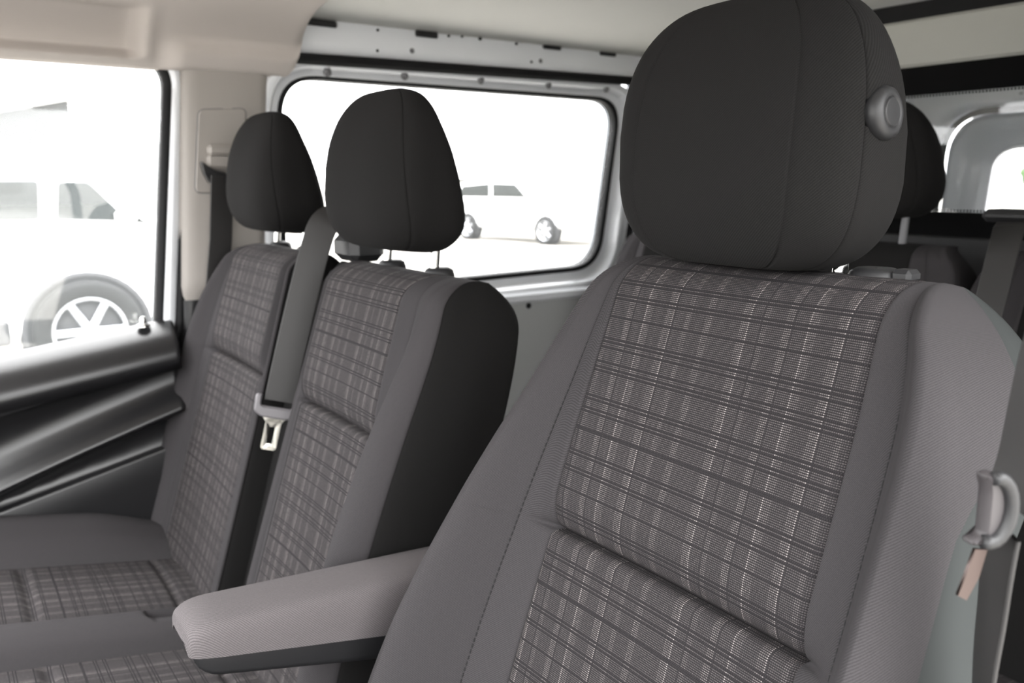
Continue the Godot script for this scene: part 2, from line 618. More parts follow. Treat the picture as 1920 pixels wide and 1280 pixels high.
func headrest(parent: Node3D, h: Dictionary) -> Node3D:
	# h: x, y (underside), z (front of the pad at its foot), high, wide, deep, lean, posts
	var W: Array = h.get("outline", [[0.0, 0.88], [0.2, 0.96], [0.42, 1.0], [0.65, 0.99], [0.85, 0.93], [1.0, 0.84]])
	var NF := [[0.0, -0.008], [0.25, 0.004], [0.55, 0.003], [0.8, -0.008], [1.0, -0.022]]
	var NB: Array = h.get("rear", [[0.0, -0.95], [0.18, -1.0], [0.35, -0.93], [0.6, -0.76], [0.8, -0.60], [1.0, -0.50]])
	var cuts: Array = h.get("cuts", [-38.0, 38.0, 142.0, 218.0])
	var rows := []
	for i in 41:
		rows.append(-PI / 2 + PI * i / 40.0)
	var pt := func(a: float, phi: float) -> Vector3:
		var sv := signf(sin(a)) * pow(absf(sin(a)), 0.56 if a > 0.0 else 0.42)
		var f := 0.5 + 0.5 * sv
		var r := pow(maxf(0.0, cos(a)), 0.46 if a > 0.0 else 0.40)
		var w: float = h.wide * key(W, f)
		var nf: float = key(NF, f)
		var nb: float = h.deep * key(NB, f)
		var mid := (nf + nb) * 0.5
		var dn := (nf - nb) * 0.5
		phi += deg_to_rad(h.get("twist", 8.0)) * (f - 0.5) * cos(phi)
		var sx := signf(cos(phi)) * pow(absf(cos(phi)), 0.58)
		var sn := signf(sin(phi)) * pow(absf(sin(phi)), 0.62)
		var n := mid + dn * sn * r
		var x := w * sx * r
		var t: float = deg_to_rad(h.lean)
		var v: float = h.high * f
		return Vector3(h.x + x, h.y + v * cos(t) + n * sin(t), h.z - v * sin(t) + n * cos(t))
	var centre: Vector3 = pt.call(0.0, PI / 2).lerp(pt.call(0.0, -PI / 2), 0.5)
	var made: Node3D = null
	var runs := [["front_cover", cuts[1], cuts[2]], ["side_gusset", cuts[2], cuts[3]], ["rear_cover", cuts[3], cuts[0] + 360.0], ["side_gusset", cuts[0], cuts[1]]]
	for q in runs:
		var phis := [q[1], q[1] + 1.6]
		var n := 26 if q[0] != "side_gusset" else 14
		for i in range(1, n): phis.append(q[1] + (q[2] - q[1]) * i / n)
		phis.append(q[2] - 1.6)
		phis.append(q[2])
		phis.sort()
		phis.reverse()
		var P := []
		var UV := []
		var up := 0.0
		for j in rows.size():
			var row := []
			var ur := []
			var u := 0.0
			for i in phis.size():
				var p: Vector3 = pt.call(rows[j], deg_to_rad(phis[i]))
				if i == 0 or i == phis.size() - 1:
					p += (centre - p).normalized() * 0.0016
				if i: u += p.distance_to(row[i - 1])
				row.append(p)
				ur.append(Vector2(u, 0))
			var m := phis.size() / 2
			if j: up += row[m].distance_to(P[j - 1][m])
			for i in ur.size(): ur[i] = Vector2(ur[i].x - u * 0.5, -up)
			P.append(row)
			UV.append(ur)
		if made == null: made = putw(parent, "headrest", grid(P, false, UV), M[h.get("cloth", "cloth_head")])
		else: putw(made, q[0], grid(P, false, UV), M[h.get("cloth", "cloth_head")])
	for s in [-1.0, 1.0]:
		var t: float = deg_to_rad(h.lean)
		var foot := Vector3(h.x + s * h.post, h.y - h.get("reach", 0.05), h.z - h.get("post_n", 0.07) + h.get("reach", 0.05) * sin(t))
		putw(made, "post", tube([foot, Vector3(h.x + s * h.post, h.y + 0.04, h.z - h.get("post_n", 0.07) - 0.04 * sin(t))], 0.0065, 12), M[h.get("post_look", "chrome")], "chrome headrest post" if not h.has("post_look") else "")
	return made
func post_guide(parent: Node3D, at: Vector3, button := true) -> void:
	var g := putw(parent, "post_guide", lathe([Vector2(0.001, 0.010), Vector2(0.014, 0.010), Vector2(0.019, 0.007), Vector2(0.021, 0.0), Vector2(0.021, -0.02), Vector2(0.001, -0.02)], 20), M.dark_plastic)
	g.position += at
	if button:
		var b := box(Vector3(0.016, 0.010, 0.018), 0.003)
		var o := put(g, "release_button", b, M.dark_plastic, Vector3(0.024, 0.006, 0))
		o.set_meta("label", "dark plastic height button")

func cushion_piece(parent: Node3D, called: String, xa: float, xb: float, hf: Callable, m: Material, z0 := 0.12, z1 := 0.66) -> MeshInstance3D:
	var P := []
	var UV := []
	var zs := []
	var z := z0
	while z < z1:
		zs.append(z)
		z += 0.006
	var nx := maxi(8, int((xb - xa) / 0.012))
	for zz in zs:
		var row := []
		var ur := []
		for i in nx + 1:
			var x := lerpf(xa, xb, float(i) / nx)
			row.append(Vector3(x, hf.call(x, zz), zz))
			ur.append(Vector2(x, zz))
		P.push_front(row)
		UV.push_front(ur)
	var zl: float = zs[zs.size() - 1]
	for i in range(1, 9):
		var a := PI / 2 * i / 8.0
		var row := []
		var ur := []
		for q in nx + 1:
			var x := lerpf(xa, xb, float(q) / nx)
			var y: float = hf.call(x, zl)
			row.append(Vector3(x, y - 0.05 * (1.0 - cos(a)) - (0.09 if i == 8 else 0.0), zl + 0.045 * sin(a)))
			ur.append(Vector2(x, zl + 0.06 * i / 8.0))
		P.push_front(row)
		UV.push_front(ur)
	# the rows now run from the front edge to the backrest
	return putw(parent, called, grid(P, false, UV), m)

func driver_seat() -> void:
	var t := thing("driver_chair", "driver's seat with checked cloth panel, large dark headrest and folded-down armrest", "car seat", Vector3(0.44, 0.45, 0.15))
	var lf := {
		"wp": [[0.0, 0.165], [0.15, 0.160], [0.3, 0.152], [0.45, 0.143], [0.6, 0.134], [0.68, 0.130], [0.72, 0.130]],
		"ws": [[0.0, 0.272], [0.15, 0.270], [0.35, 0.254], [0.5, 0.232], [0.58, 0.212], [0.64, 0.192], [0.68, 0.174], [0.70, 0.162], [0.72, 0.146]],
		"nb": [[0.0, 0.075], [0.15, 0.105], [0.3, 0.100], [0.45, 0.066], [0.58, 0.028], [0.66, 0.012], [0.72, 0.004]],
	}
	var rt := {
		"wp": [[0.0, 0.105], [0.15, 0.112], [0.3, 0.122], [0.45, 0.132], [0.6, 0.134], [0.68, 0.131], [0.72, 0.130]],
		"ws": [[0.0, 0.205], [0.15, 0.212], [0.3, 0.218], [0.45, 0.218], [0.56, 0.217], [0.62, 0.213], [0.66, 0.201], [0.69, 0.182], [0.71, 0.164], [0.725, 0.146]],
		"nb": [[0.0, 0.060], [0.15, 0.074], [0.3, 0.074], [0.45, 0.066], [0.58, 0.052], [0.66, 0.036], [0.70, 0.020], [0.725, 0.006]],
		"flare": 0.012,
	}
	var sp := {"x": 0.44, "y": 0.70, "z": 0.212, "tilt": 17.0, "top": 0.725, "round": 0.050, "th": 0.105, "crease": 0.445, "left": lf, "right": rt, "slim": true, "stitched": true, "flank": "side_cloth"}
	backrest(t, sp)
	var tt := deg_to_rad(17.0)
	for s in [-1.0, 1.0]:
		post_guide(t, seat_point(sp, s * 0.082, 0.722, -0.052), true)
	var hr := headrest(t, {"x": 0.418, "y": 1.383, "z": 0.038, "high": 0.214, "wide": 0.126, "deep": 0.112, "lean": 3.0, "post": 0.075, "post_n": 0.085, "reach": 0.04, "cuts": [18.0, 62.0, 118.0, 162.0], "rear": [[0.0, -0.92], [0.2, -1.0], [0.4, -0.98], [0.6, -0.86], [0.8, -0.68], [1.0, -0.55]]})
	# adjuster knob on the flank of the headrest
	var knob := putw(hr, "adjuster_knob", lathe([Vector2(0.00005, 0.0085), Vector2(0.0092, 0.0088), Vector2(0.0098, 0.0082), Vector2(0.0102, 0.0066), Vector2(0.0109, 0.0066), Vector2(0.0116, 0.0086), Vector2(0.0145, 0.0084), Vector2(0.0172, 0.0062), Vector2(0.0186, 0.002), Vector2(0.0188, -0.008), Vector2(0.001, -0.008)], 36, Basis(Vector3(0, 0, 1), -PI / 2)), M.button_plastic, "grey plastic adjuster knob")
	knob.scale = Vector3(0.75, 1.0, 1.0)
	knob.position += Vector3(0.5425, 1.497, -0.009)
	knob.rotation_degrees = Vector3(0, 4, 5)
	# cushion and pedestal
	var top := func(x: float, z: float) -> float: return 0.72 + 0.2 * (z - 0.2) + 0.045 * sstep(0.12, 0.22, absf(x - 0.44))
	cushion_piece(t, "seat_cushion", 0.19, 0.69, top, M.cloth, 0.16, 0.60)
	putw(t, "seat_base", boxm(Vector3(0.19, 0.45, 0.02), Vector3(0.65, 0.70, 0.58), 0.02), M.black_plastic)
	# armrest: padded cloth over a black shell
	var P := []
	var S := []
	for i in 31:
		var z := 0.390 * sin(PI / 2 * i / 30.0)
		var q := clampf((0.390 - z) / 0.036, 0.0, 1.0)
		var e := pow(1.0 - pow(1.0 - q, 2.6), 1.0 / 2.6)
		var lo: float = 0.938 + 0.208 * z
		var hi: float = 1.028 + 0.060 * z
		var mid := lerpf(lo, hi, 0.40)
		var crest := lerpf(mid, hi, e)
		var w := 0.037 * (0.78 + 0.22 * e)
		var row := []
		for k in [[-1.0, 0.0], [-1.02, 0.3], [-1.0, 0.62], [-0.93, 0.83], [-0.78, 0.95], [-0.4, 1.0], [0.0, 1.01], [0.4, 1.0], [0.78, 0.95], [0.93, 0.83], [1.0, 0.62], [1.02, 0.3], [1.0, 0.0]]:
			row.append(Vector3(0.111 + k[0] * w, lerpf(lo, crest, k[1]), z))
		P.append(row)
		var b: float = 0.897 + 0.262 * z
		var qs := clampf((0.386 - z) / 0.022, 0.0, 1.0)
		var bb := lerpf(lo - 0.001, b, sqrt(maxf(0.0, 1.0 - (1.0 - qs) * (1.0 - qs))))
		var sr := []
		for k in [[-1.0, 0.0], [-1.0, 0.7], [-0.92, 0.93], [-0.8, 1.0], [0.8, 1.0], [0.92, 0.93], [1.0, 0.7], [1.0, 0.0]]:
			sr.append(Vector3(0.111 - k[0] * (w - 0.0012), lerpf(lo + 0.002, bb, k[1]), minf(z, 0.386)))
		S.append(sr)
	var tip := []
	for k in 13: tip.append(Vector3(0.111 + (k - 6) / 6.0 * 0.02, 1.030, 0.3915))
	P.append(tip)
	var stip := []
	for k in 8: stip.append(Vector3(0.111, 1.016, 0.387))
	S.append(stip)
	var UV := []
	for row in P:
		var ur := []
		var u := 0.0
		for k in row.size():
			if k: u += row[k].distance_to(row[k - 1])
			ur.append(Vector2(u, row[k].z))
		for k in ur.size(): ur[k].x -= u * 0.5
		UV.append(ur)
	var rest := putw(t, "armrest", grid(P, false, UV), M.cloth_arm_lit)
	putw(rest, "armrest_shell", grid(S), M.black_plastic, "black plastic armrest shell")

func passenger_bench() -> void:
	var t := thing("passenger_bench", "double front passenger bench with two headrests and checked cloth panels", "car seat", Vector3(-0.40, 0.45, 0.15))
	var nob := [[0.0, 0.030], [0.7, 0.02]]
	var bol := [[0.0, 0.055], [0.15, 0.075], [0.3, 0.078], [0.45, 0.060], [0.56, 0.035], [0.63, 0.018], [0.68, 0.004]]
	var outer := {"x": -0.640, "y": 0.708, "z": 0.230, "tilt": 17.0, "top": 0.665, "round": 0.050, "th": 0.115, "crease": 0.435, "flank": "cloth_head",  # flanks in dark headrest cloth, for the shade on the bench side
		"left": {"wp": [[0.0, 0.135], [0.3, 0.130], [0.66, 0.115]], "ws": [[0.0, 0.225], [0.2, 0.232], [0.42, 0.230], [0.52, 0.215], [0.59, 0.180], [0.64, 0.140], [0.66, 0.122]], "nb": [[0.0, 0.026], [0.15, 0.032], [0.3, 0.038], [0.45, 0.040], [0.56, 0.030], [0.63, 0.016], [0.68, 0.004]]},
		"right": {"wp": [[0.0, 0.175], [0.3, 0.165], [0.66, 0.145]], "ws": [[0.0, 0.200], [0.3, 0.190], [0.66, 0.165]], "nb": [[0.0, 0.010], [0.66, 0.004]]}}
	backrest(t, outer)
	var inner := {"x": -0.165, "y": 0.708, "z": 0.230, "tilt": 17.0, "top": 0.665, "round": 0.050, "th": 0.115, "crease": 0.435, "flank": "cloth_head",  # dark flank cloth again puts the side shade into the colour
		"left": {"wp": [[0.0, 0.135], [0.3, 0.130], [0.66, 0.125]], "ws": [[0.0, 0.165], [0.3, 0.160], [0.66, 0.150]], "nb": [[0.0, 0.010], [0.66, 0.004]]},
		"right": {"wp": [[0.0, 0.135], [0.3, 0.128], [0.66, 0.110]], "ws": [[0.0, 0.222], [0.2, 0.230], [0.42, 0.232], [0.54, 0.230], [0.60, 0.222], [0.64, 0.207], [0.665, 0.185]], "nb": bol}}
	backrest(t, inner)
	# sunken strip between the two backs
	var P := []
	for i in 40:
		var v := 0.66 * i / 39.0
		var row := []
		for x in [-0.490, -0.455, -0.440, -0.40, -0.345, -0.33, -0.30]:
			var k := 1.0 if i < 36 else 1.0 - (i - 35) * 0.2
			row.append(seat_point(inner, x + 0.165, v, (-0.035 if absf(x + 0.392) < 0.065 else -0.05) - (1.0 - k) * 0.05))
		P.append(row)
	putw(t, "middle_strip", grid(P), M.cloth_head)
	putw(t, "back_frame", prism([Vector2(-0.06, 0.62), Vector2(0.16, 0.62), Vector2(0.11, 0.9), Vector2(-0.02, 1.30), Vector2(-0.075, 1.30)], [[0.0, 0.0], [0.16, 0.0]], Vector3(0, 0, 1), Vector3.UP, Vector3.RIGHT, Vector3(-0.475, 0, 0)), M.cloth_head)
	for q in [[-0.640, 1.366, "outer"], [-0.165, 1.364, "inner"]]:
		var sp: Dictionary = outer if q[2] == "outer" else inner
		for s in [-1.0, 1.0]:
			post_guide(t, seat_point(sp, s * 0.07, 0.664, -0.058), false)
		headrest(t, {"x": q[0], "y": q[1], "z": 0.083, "high": 0.212, "wide": 0.130, "deep": 0.136, "lean": 6.0, "post": 0.07, "post_n": 0.098, "twist": 34.0, "cuts": [-50.0, 30.0, 150.0, 230.0]})
	# cushion in pieces
	var base := func(z: float) -> float: return 0.735 + 0.2 * (z - 0.2)
	var dip := func(z: float) -> float: return -0.007 * bump(z - 0.262, 0.006) - 0.009 * bump(z - 0.475, 0.007)
	cushion_piece(t, "seat_panel", -0.715, -0.470, func(x: float, z: float) -> float: return base.call(z) + dip.call(z) * clampf((0.1225 - absf(x + 0.5925)) / 0.012, 0, 1) + 0.008 * sin(PI * clampf((x + 0.715) / 0.245, 0, 1)) - 0.004, M.check)
	cushion_piece(t, "seat_panel", -0.350, -0.070, func(x: float, z: float) -> float: return base.call(z) + dip.call(z) * clampf((0.14 - absf(x + 0.21)) / 0.012, 0, 1) + 0.008 * sin(PI * clampf((x + 0.35) / 0.28, 0, 1)) - 0.004, M.check)
	cushion_piece(t, "side_bolster", -0.880, -0.715, func(x: float, z: float) -> float:
		var q := clampf((x + 0.88) / 0.165, 0.0, 1.0)
		return base.call(z) - 0.004 + 0.060 * sin(PI * clampf(q * 0.80 + 0.20, 0, 1)) * (0.35 + 0.65 * sstep(0.12, 0.36, z)) - 0.004 * bump(q - 0.60, 0.05) - 0.003 * bump(q - 0.82, 0.03), M.cloth)
	cushion_piece(t, "middle_ridge", -0.470, -0.350, func(x: float, z: float) -> float:
		var q := clampf((x + 0.47) / 0.12, 0.0, 1.0)
		var hole := (1.0 - sstep(0.040, 0.046, absf(z - 0.285))) * (1.0 - sstep(0.010, 0.014, absf(x + 0.418)))
		return base.call(z) - 0.004 + 0.034 * pow(sin(PI * q), 0.6) - 0.03 * hole, M.cloth, 0.12, 0.66)
	cushion_piece(t, "side_bolster", -0.070, 0.075, func(x: float, z: float) -> float:
		var q := clampf((x + 0.07) / 0.145, 0.0, 1.0)
		return base.call(z) - 0.004 + 0.04 * sin(PI * q * 0.8), M.cloth)
	putw(t, "seat_base", boxm(Vector3(-0.85, 0.45, 0.02), Vector3(0.05, 0.70, 0.60), 0.02), M.black_plastic)

func rear_bench() -> void:
	var t := thing("rear_bench", "dark second-row bench behind the driver's seat, before the load-bay partition", "car seat", Vector3(0.1, 0.45, -0.75))
	var nb := [[0.0, 0.03], [0.4, 0.03], [0.66, 0.005]]
	var k := 0
	for x in [-0.41, 0.005, 0.42]:
		var side := {"wp": [[0.0, 0.12], [0.66, 0.11]], "ws": [[0.0, 0.208], [0.5, 0.206], [0.62, 0.19], [0.67, 0.15]], "nb": nb}
		var sp := {"x": x, "y": 0.70, "z": -0.68, "tilt": 14.0, "top": 0.675, "round": 0.04, "th": 0.11, "crease": 0.42, "left": side, "right": side, "panel": "cloth_head"}
		backrest(t, sp)
		headrest(t, {"x": x, "y": 1.392, "z": -0.80, "high": 0.205, "wide": 0.125, "deep": 0.13, "lean": 5.0, "post": 0.07, "post_look": "grey_plastic", "twist": 34.0, "outline": [[0.0, 0.90], [0.2, 0.98], [0.4, 1.0], [0.65, 0.92], [0.85, 0.78], [1.0, 0.62]]})  # chrome posts drawn in grey plastic, for their dim reflections back there
		cushion_piece(t, "seat_panel", x - 0.21, x + 0.21, func(xx: float, z: float) -> float: return 0.735 + 0.17 * (z + 0.68) - 0.006 * bump(z + 0.45, 0.008) - 0.012 * bump(absf(xx - x) - 0.21, 0.02), M.check, -0.74, -0.24)
		k += 1
	# its belt leaves the top of the backrest
	var rp := [onz(1905, 408, -0.86), onz(1893, 425, -0.785), onz(1878, 480, -0.765), onz(1858, 560, -0.740), onz(1835, 640, -0.715), onz(1800, 760, -0.685)]
	var rw := []
	for q in rp: rw.append(Vector3(1, 0, 0))
	putw(t, "seat_belt", strap(rp, rw, 0.044), M.webbing, "grey belt running down the backrest")
	var rc := onz(1895, 412, -0.83)
	putw(t, "belt_outlet", box(Vector3(0.10, 0.020, 0.06), 0.008, rc + Vector3(0.01, 0.006, -0.015)), M.dark_plastic)
	putw(t, "seat_base", boxm(Vector3(-0.50, 0.45, -0.85), Vector3(0.68, 0.70, -0.24), 0.02), M.black_plastic)

# ------------------------------------------------------------------ van shell
func ring_mesh(polys: Array, xs: Array, plane := "x", tuck := 9.0) -> ArrayMesh:
	var rows := []
	for k in polys.size():
		var row := []
		for p in polys[k]:
			row.append(Vector3(lerpf(xs[k], -0.934, sstep(tuck, tuck + 0.012, p.y)), p.y, p.x) if plane == "x" else Vector3(p.x, p.y, xs[k]))
		rows.append(row)
	return grid(rows, true)
func mix_poly(a: Array, b: Array, t: float) -> Array:
	var o := []
	for k in a.size(): o.append(a[k].lerp(b[k], t))
	return o
func pane(poly: Array, x: float, plane := "x", thick := 0.004) -> ArrayMesh:
	if plane == "x": return prism(poly, [[0.0, 0.0], [thick, 0.0]], Vector3(0, 0, 1), Vector3.UP, Vector3.RIGHT, Vector3(x, 0, 0))
	return prism(poly, [[0.0, 0.0], [thick, 0.0]], Vector3.RIGHT, Vector3.UP, Vector3(0, 0, 1), Vector3(0, 0, x))
func lean(y: float) -> float:
	return 0.101 + 0.074 * (1.669 - y)

func van_shell() -> void:
	struct("floor", "black rubber floor of the van", boxm(Vector3(-0.90, 0.38, -2.6), Vector3(0.90, 0.45, 1.5), 0.01), M.rubber_mat)
	# ceiling: cloth lining over the passengers, then the roof skin
	var P := []
	for z in [-2.55, -1.8, -1.12, -0.9, -0.6, -0.3, -0.13]:
		var row := []
		for i in 33:
			var x := lerpf(-0.868, 0.868, i / 32.0)
			row.append(Vector3(x, 1.806 - 0.018 * pow(absf(x) / 0.87, 3.0), z))
		P.append(row)
	struct("ceiling", "pale grey cloth roof lining over the second row", grid(P), M.headliner)
	var roof := struct("trim_1", "white painted roof skin of the van", boxm(Vector3(-0.94, 1.835, -2.62), Vector3(0.94, 1.87, 0.85), 0.02), M.paint)
	# ---- passenger side: roof rail, pillars, panels
	var cant := []
	for q in [[-0.868, 1.787], [-0.864, 1.770], [-0.862, 1.735], [-0.862, 1.716], [-0.880, 1.712]]:
		cant.append([Vector3(q[0], q[1] + 0.018 * 0.10, -0.05), Vector3(q[0], q[1] + 0.008, -0.6), Vector3(q[0], q[1] + 0.018, -1.16), Vector3(q[0], q[1] + 0.02, -1.35)])
	var rail := struct("wall_left", "white painted roof rail above the sliding door window", grid(cant), M.paint)
	putw(rail, "outer_panel", boxm(Vector3(-0.955, 0.40, -2.6), Vector3(-0.935, 1.10, 1.4), 0.005), M.paint)
	putw(rail, "upper_panel", boxm(Vector3(-0.945, 1.74, -2.6), Vector3(-0.925, 1.85, 0.9), 0.005), M.paint)
	putw(rail, "load_bay_panel", boxm(Vector3(-0.93, 0.45, -2.6), Vector3(-0.86, 1.80, -1.30), 0.01), M.paint)
	# black boxes for clips and a dark gap; dark discs for shaded rail holes
	for q in [[800, 64, 42, 14], [1035, 88, 34, 12], [1140, 101, 30, 11], [602, 43, 60, 13]]:
		var c := onx(q[0], q[1], -0.860)
		var w := absf(onx(q[0] + q[2] * 0.5, q[1], -0.86).z - onx(q[0] - q[2] * 0.5, q[1], -0.86).z)
		var h: float = q[3] * 0.00105
		putw(rail, "clip_notch", box(Vector3(0.008, h, w), 0.003, c), M.black_plastic)
	for q in [[709, 56, 3.5], [842, 67, 3.5], [867, 68, 3.5], [901, 72, 5], [969, 82, 4], [708, 95, 4], [773, 95, 7], [997, 116, 4], [1014, 114, 7]]:
		var c := onx(q[0], q[1], -0.861)
		var r: float = q[2] * 0.00085
		var o := putw(rail, "rail_bolt" if q[2] > 6 else "rail_hole_shade", lathe([Vector2(0.0003, 0.002), Vector2(r * 0.7, 0.002), Vector2(r, 0.0), Vector2(r, -0.003)], 12, Basis(Vector3(0, 0, 1), -PI / 2)), M.grey_plastic if q[2] > 6 else M.seal)
		o.position += c
	# sliding door: stamped frame, seal, glass
	var glass_poly := round_poly([Vector2(-0.105, 1.668), Vector2(-1.060, 1.668), Vector2(-0.990, 1.222), Vector2(-0.095, 1.204)], 0.085, 10)
	var frame_poly := round_poly([Vector2(-0.048, 1.701), Vector2(-1.128, 1.716), Vector2(-1.050, 1.160), Vector2(-0.040, 1.140)], 0.120, 10)
	var ts := [0.0, 0.05, 0.28, 0.36, 0.46, 0.58, 0.80]
	var fx := [-0.872, -0.866, -0.866, -0.870, -0.884, -0.890, -0.893]
	var polys := []
	for t in ts: polys.append(mix_poly(frame_poly, glass_poly, t))
	var sd := struct("door_2", "white painted sliding door frame round its window", ring_mesh(polys, fx), M.paint)
	putw(sd, "window_seal", ring_mesh([mix_poly(frame_poly, glass_poly, 0.78), mix_poly(frame_poly, glass_poly, 0.82), mix_poly(frame_poly, glass_poly, 0.94), glass_poly, mix_poly(frame_poly, glass_poly, 1.0)], [-0.8935, -0.889, -0.889, -0.894, -0.915]), M.seal, "black rubber window seal")
	putw(sd, "door_skin", ring_mesh([frame_poly, glass_poly], [-0.935, -0.925]), M.paint)
	putw(sd, "door_trim_panel", boxm(Vector3(-0.885, 0.46, -1.02), Vector3(-0.862, 1.150, -0.03), 0.006), M.hardboard, "grey hardboard door panel")
	putw(sd, "panel_ledge", boxm(Vector3(-0.89, 1.138, -1.048), Vector3(-0.854, 1.166, -0.03), 0.007), M.paint)
	var ph := putw(sd, "panel_hole_shade", lathe([Vector2(0.0003, 0.002), Vector2(0.006, 0.002), Vector2(0.008, 0.0), Vector2(0.008, -0.004)], 14, Basis(Vector3(0, 0, 1), -PI / 2)), M.seal)  # black disc stands in for the dark inside of the hole
	ph.position += onx(992, 573, -0.860)
	for q in [[615, 135], [760, 142], [903, 150], [1030, 159], [1138, 167]]:
		var o := putw(sd, "dimple_shade", lathe([Vector2(0.0003, 0.003), Vector2(0.006, 0.002), Vector2(0.010, -0.003)], 10, Basis(Vector3(0, 0, 1), -PI / 2)), M.grey_plastic)  # grey cone puts the shade of a stamped dimple into the colour
		o.position += onx(q[0], q[1], -0.868)
	meta(put(self, "window_2", pane(glass_poly, -0.908), M.glass), "clear pane of the sliding door window", "", "", "structure")
	# black guide rail over the sliding door
	var ra := Vector3(-0.858, 1.703, -0.06)
	var rb := Vector3(-0.858, 1.722, -1.145)
	var rd := (rb - ra).normalized()
	struct("trim_2", "black rubber guide strip above the sliding door window", box(Vector3(0.024, 0.022, ra.distance_to(rb)), 0.006, (ra + rb) * 0.5, Basis(Vector3.RIGHT, rd.cross(Vector3.RIGHT).normalized() * -1.0, rd * -1.0)), M.seal)
	# pillar behind the sliding door
	var pil := []
	for y in [0.46, 0.9, 1.16, 1.3, 1.45, 1.6, 1.716, 1.80]:
		var e := -1.050 - 0.140 * clampf((y - 1.16) / 0.556, -1.0, 1.2) * 0.55
		var row := []
		for q in [[0.03, -0.90], [0.0, -0.872], [-0.012, -0.868], [-0.020, -0.890], [-0.036, -0.892], [-0.042, -0.862], [-0.060, -0.846], [-0.090, -0.842], [-0.110, -0.850], [-0.26, -0.85]]:
			row.append(Vector3(q[1], y, e + q[0]))
		pil.append(row)
	struct("trim_3", "white painted pillar behind the sliding door", grid(pil), M.paint)
	struct("trim_4", "dark rubber seal down the rear edge of the sliding door", tube([Vector3(-0.878, 0.5, -1.012), Vector3(-0.878, 1.16, -1.078), Vector3(-0.878, 1.716, -1.155)], 0.012, 8), M.seal)

	# ---- front passenger door
	var dg := round_poly([Vector2(0.128, 1.682), Vector2(0.190, 1.120), Vector2(1.02, 1.06), Vector2(0.80, 1.695)], 0.055, 8)
	var d1 := struct("door_1", "front passenger door, white frame over black moulded trim", ring_mesh([inset(dg, -0.014), inset(dg, -0.016), inset(dg, -0.026), inset(dg, -0.038)], [-0.893, -0.884, -0.882, -0.890], "x", 1.688), M.paint)
	putw(d1, "window_seal", ring_mesh([inset(dg, 0.001), inset(dg, 0.0), inset(dg, -0.010), inset(dg, -0.016)], [-0.91, -0.894, -0.888, -0.892], "x", 1.688), M.seal, "black rubber window seal")
	putw(d1, "edge_seal", ring_mesh([inset(dg, -0.036), inset(dg, -0.040), inset(dg, -0.052), inset(dg, -0.060)], [-0.892, -0.880, -0.880, -0.90], "x", 1.688), M.seal)
	putw(d1, "door_skin", ring_mesh([inset(dg, -0.10), inset(dg, 0.0)], [-0.935, -0.925]), M.paint)
	meta(put(self, "window_1", pane(dg, -0.905), M.glass), "clear pane of the front passenger door", "", "", "structure")
	var prof := []
	var zs := [0.152, 0.153, 0.155, 0.158, 0.162, 0.168, 0.18, 0.20, 0.23, 0.27, 0.31, 0.35, 0.40, 0.45, 0.50, 0.56, 0.64, 0.72, 0.82, 0.92, 1.0]
	for z in zs:
		var q := clampf((z - 0.152) / 0.010, 0.0, 1.0)
		var edge := sqrt(1.0 - (1.0 - q) * (1.0 - q))
		var sill: float = 1.172 - 0.135 * (z - 0.19)
		var arm: float = 1.012 - 0.285 * (z - 0.175) - 0.10 * (z - 0.175) * (z - 0.175)
		var pocket: float = 0.918 - 0.230 * (z - 0.20)
		var pts := [[-0.900, sill - 0.004], [-0.895, sill], [-0.882, sill - 0.002], [-0.868, sill - 0.007], [-0.853, sill - 0.014], [-0.838, sill - 0.023], [-0.825, sill - 0.034], [-0.815, sill - 0.048], [-0.809, sill - 0.065], [-0.810, sill - 0.090],
			[-0.852, (sill + arm) * 0.5], [-0.852, arm + 0.058], [-0.850, arm + 0.040], [-0.844, arm + 0.028], [-0.834, arm + 0.017], [-0.822, arm + 0.007], [-0.811, arm - 0.002], [-0.806, arm - 0.009], [-0.808, arm - 0.016], [-0.830, arm - 0.026], [-0.852, arm - 0.036],
			[-0.853, pocket + 0.006], [-0.838, pocket + 0.004], [-0.832, pocket - 0.002], [-0.830, pocket - 0.05], [-0.836, 0.65], [-0.84, 0.48]]
		var row := []
		for p in pts:
			row.append(Vector3(lerpf(-0.885, p[0], edge), p[1] - (1.0 - edge) * 0.012, z))
		prof.append(row)
	M.door_plastic.metallic_specular = 0.55
	putw(d1, "door_trim", grid(prof), M.door_plastic, "black moulded plastic door trim")
	var knob := putw(d1, "lock_pin", lathe([Vector2(0.0005, 0.016), Vector2(0.004, 0.0155), Vector2(0.0062, 0.012), Vector2(0.0062, 0.004), Vector2(0.009, 0.002), Vector2(0.013, 0.0), Vector2(0.013, -0.004)], 18), M.chrome, "small chrome door lock pin")
	knob.position += Vector3(-0.868, 1.1715, 0.212)

	# ---- door pillar trim, belt height adjuster
	var bp := []
	for i in 30:
		var y := lerpf(1.705, 1.206, i / 29.0)
		var zf := lean(y)
		var tuck := 0.012 * maxf(0.0, (i - 27) / 2.0)
		var row := []
		for q in [[0.004, -0.905], [0.002, -0.885], [-0.004, -0.873], [-0.014, -0.866], [-0.03, -0.863], [-0.08, -0.861], [-0.15, -0.862], [-0.165, -0.866], [-0.172, -0.880]]:
			row.append(Vector3(q[1] - tuck, y, zf + q[0]))
		bp.append(row)
	var bt := struct("trim_5", "pale grey moulded trim of the passenger door pillar", grid(bp), M.pillar_trim)
	var plate := []
	for q in [[372, 205], [462, 203], [452, 362], [366, 362]]:
		var c := onx(q[0], q[1], -0.861)
		plate.append(Vector2(c.z, c.y))
	var rp := round_poly(plate, 0.014, 6)
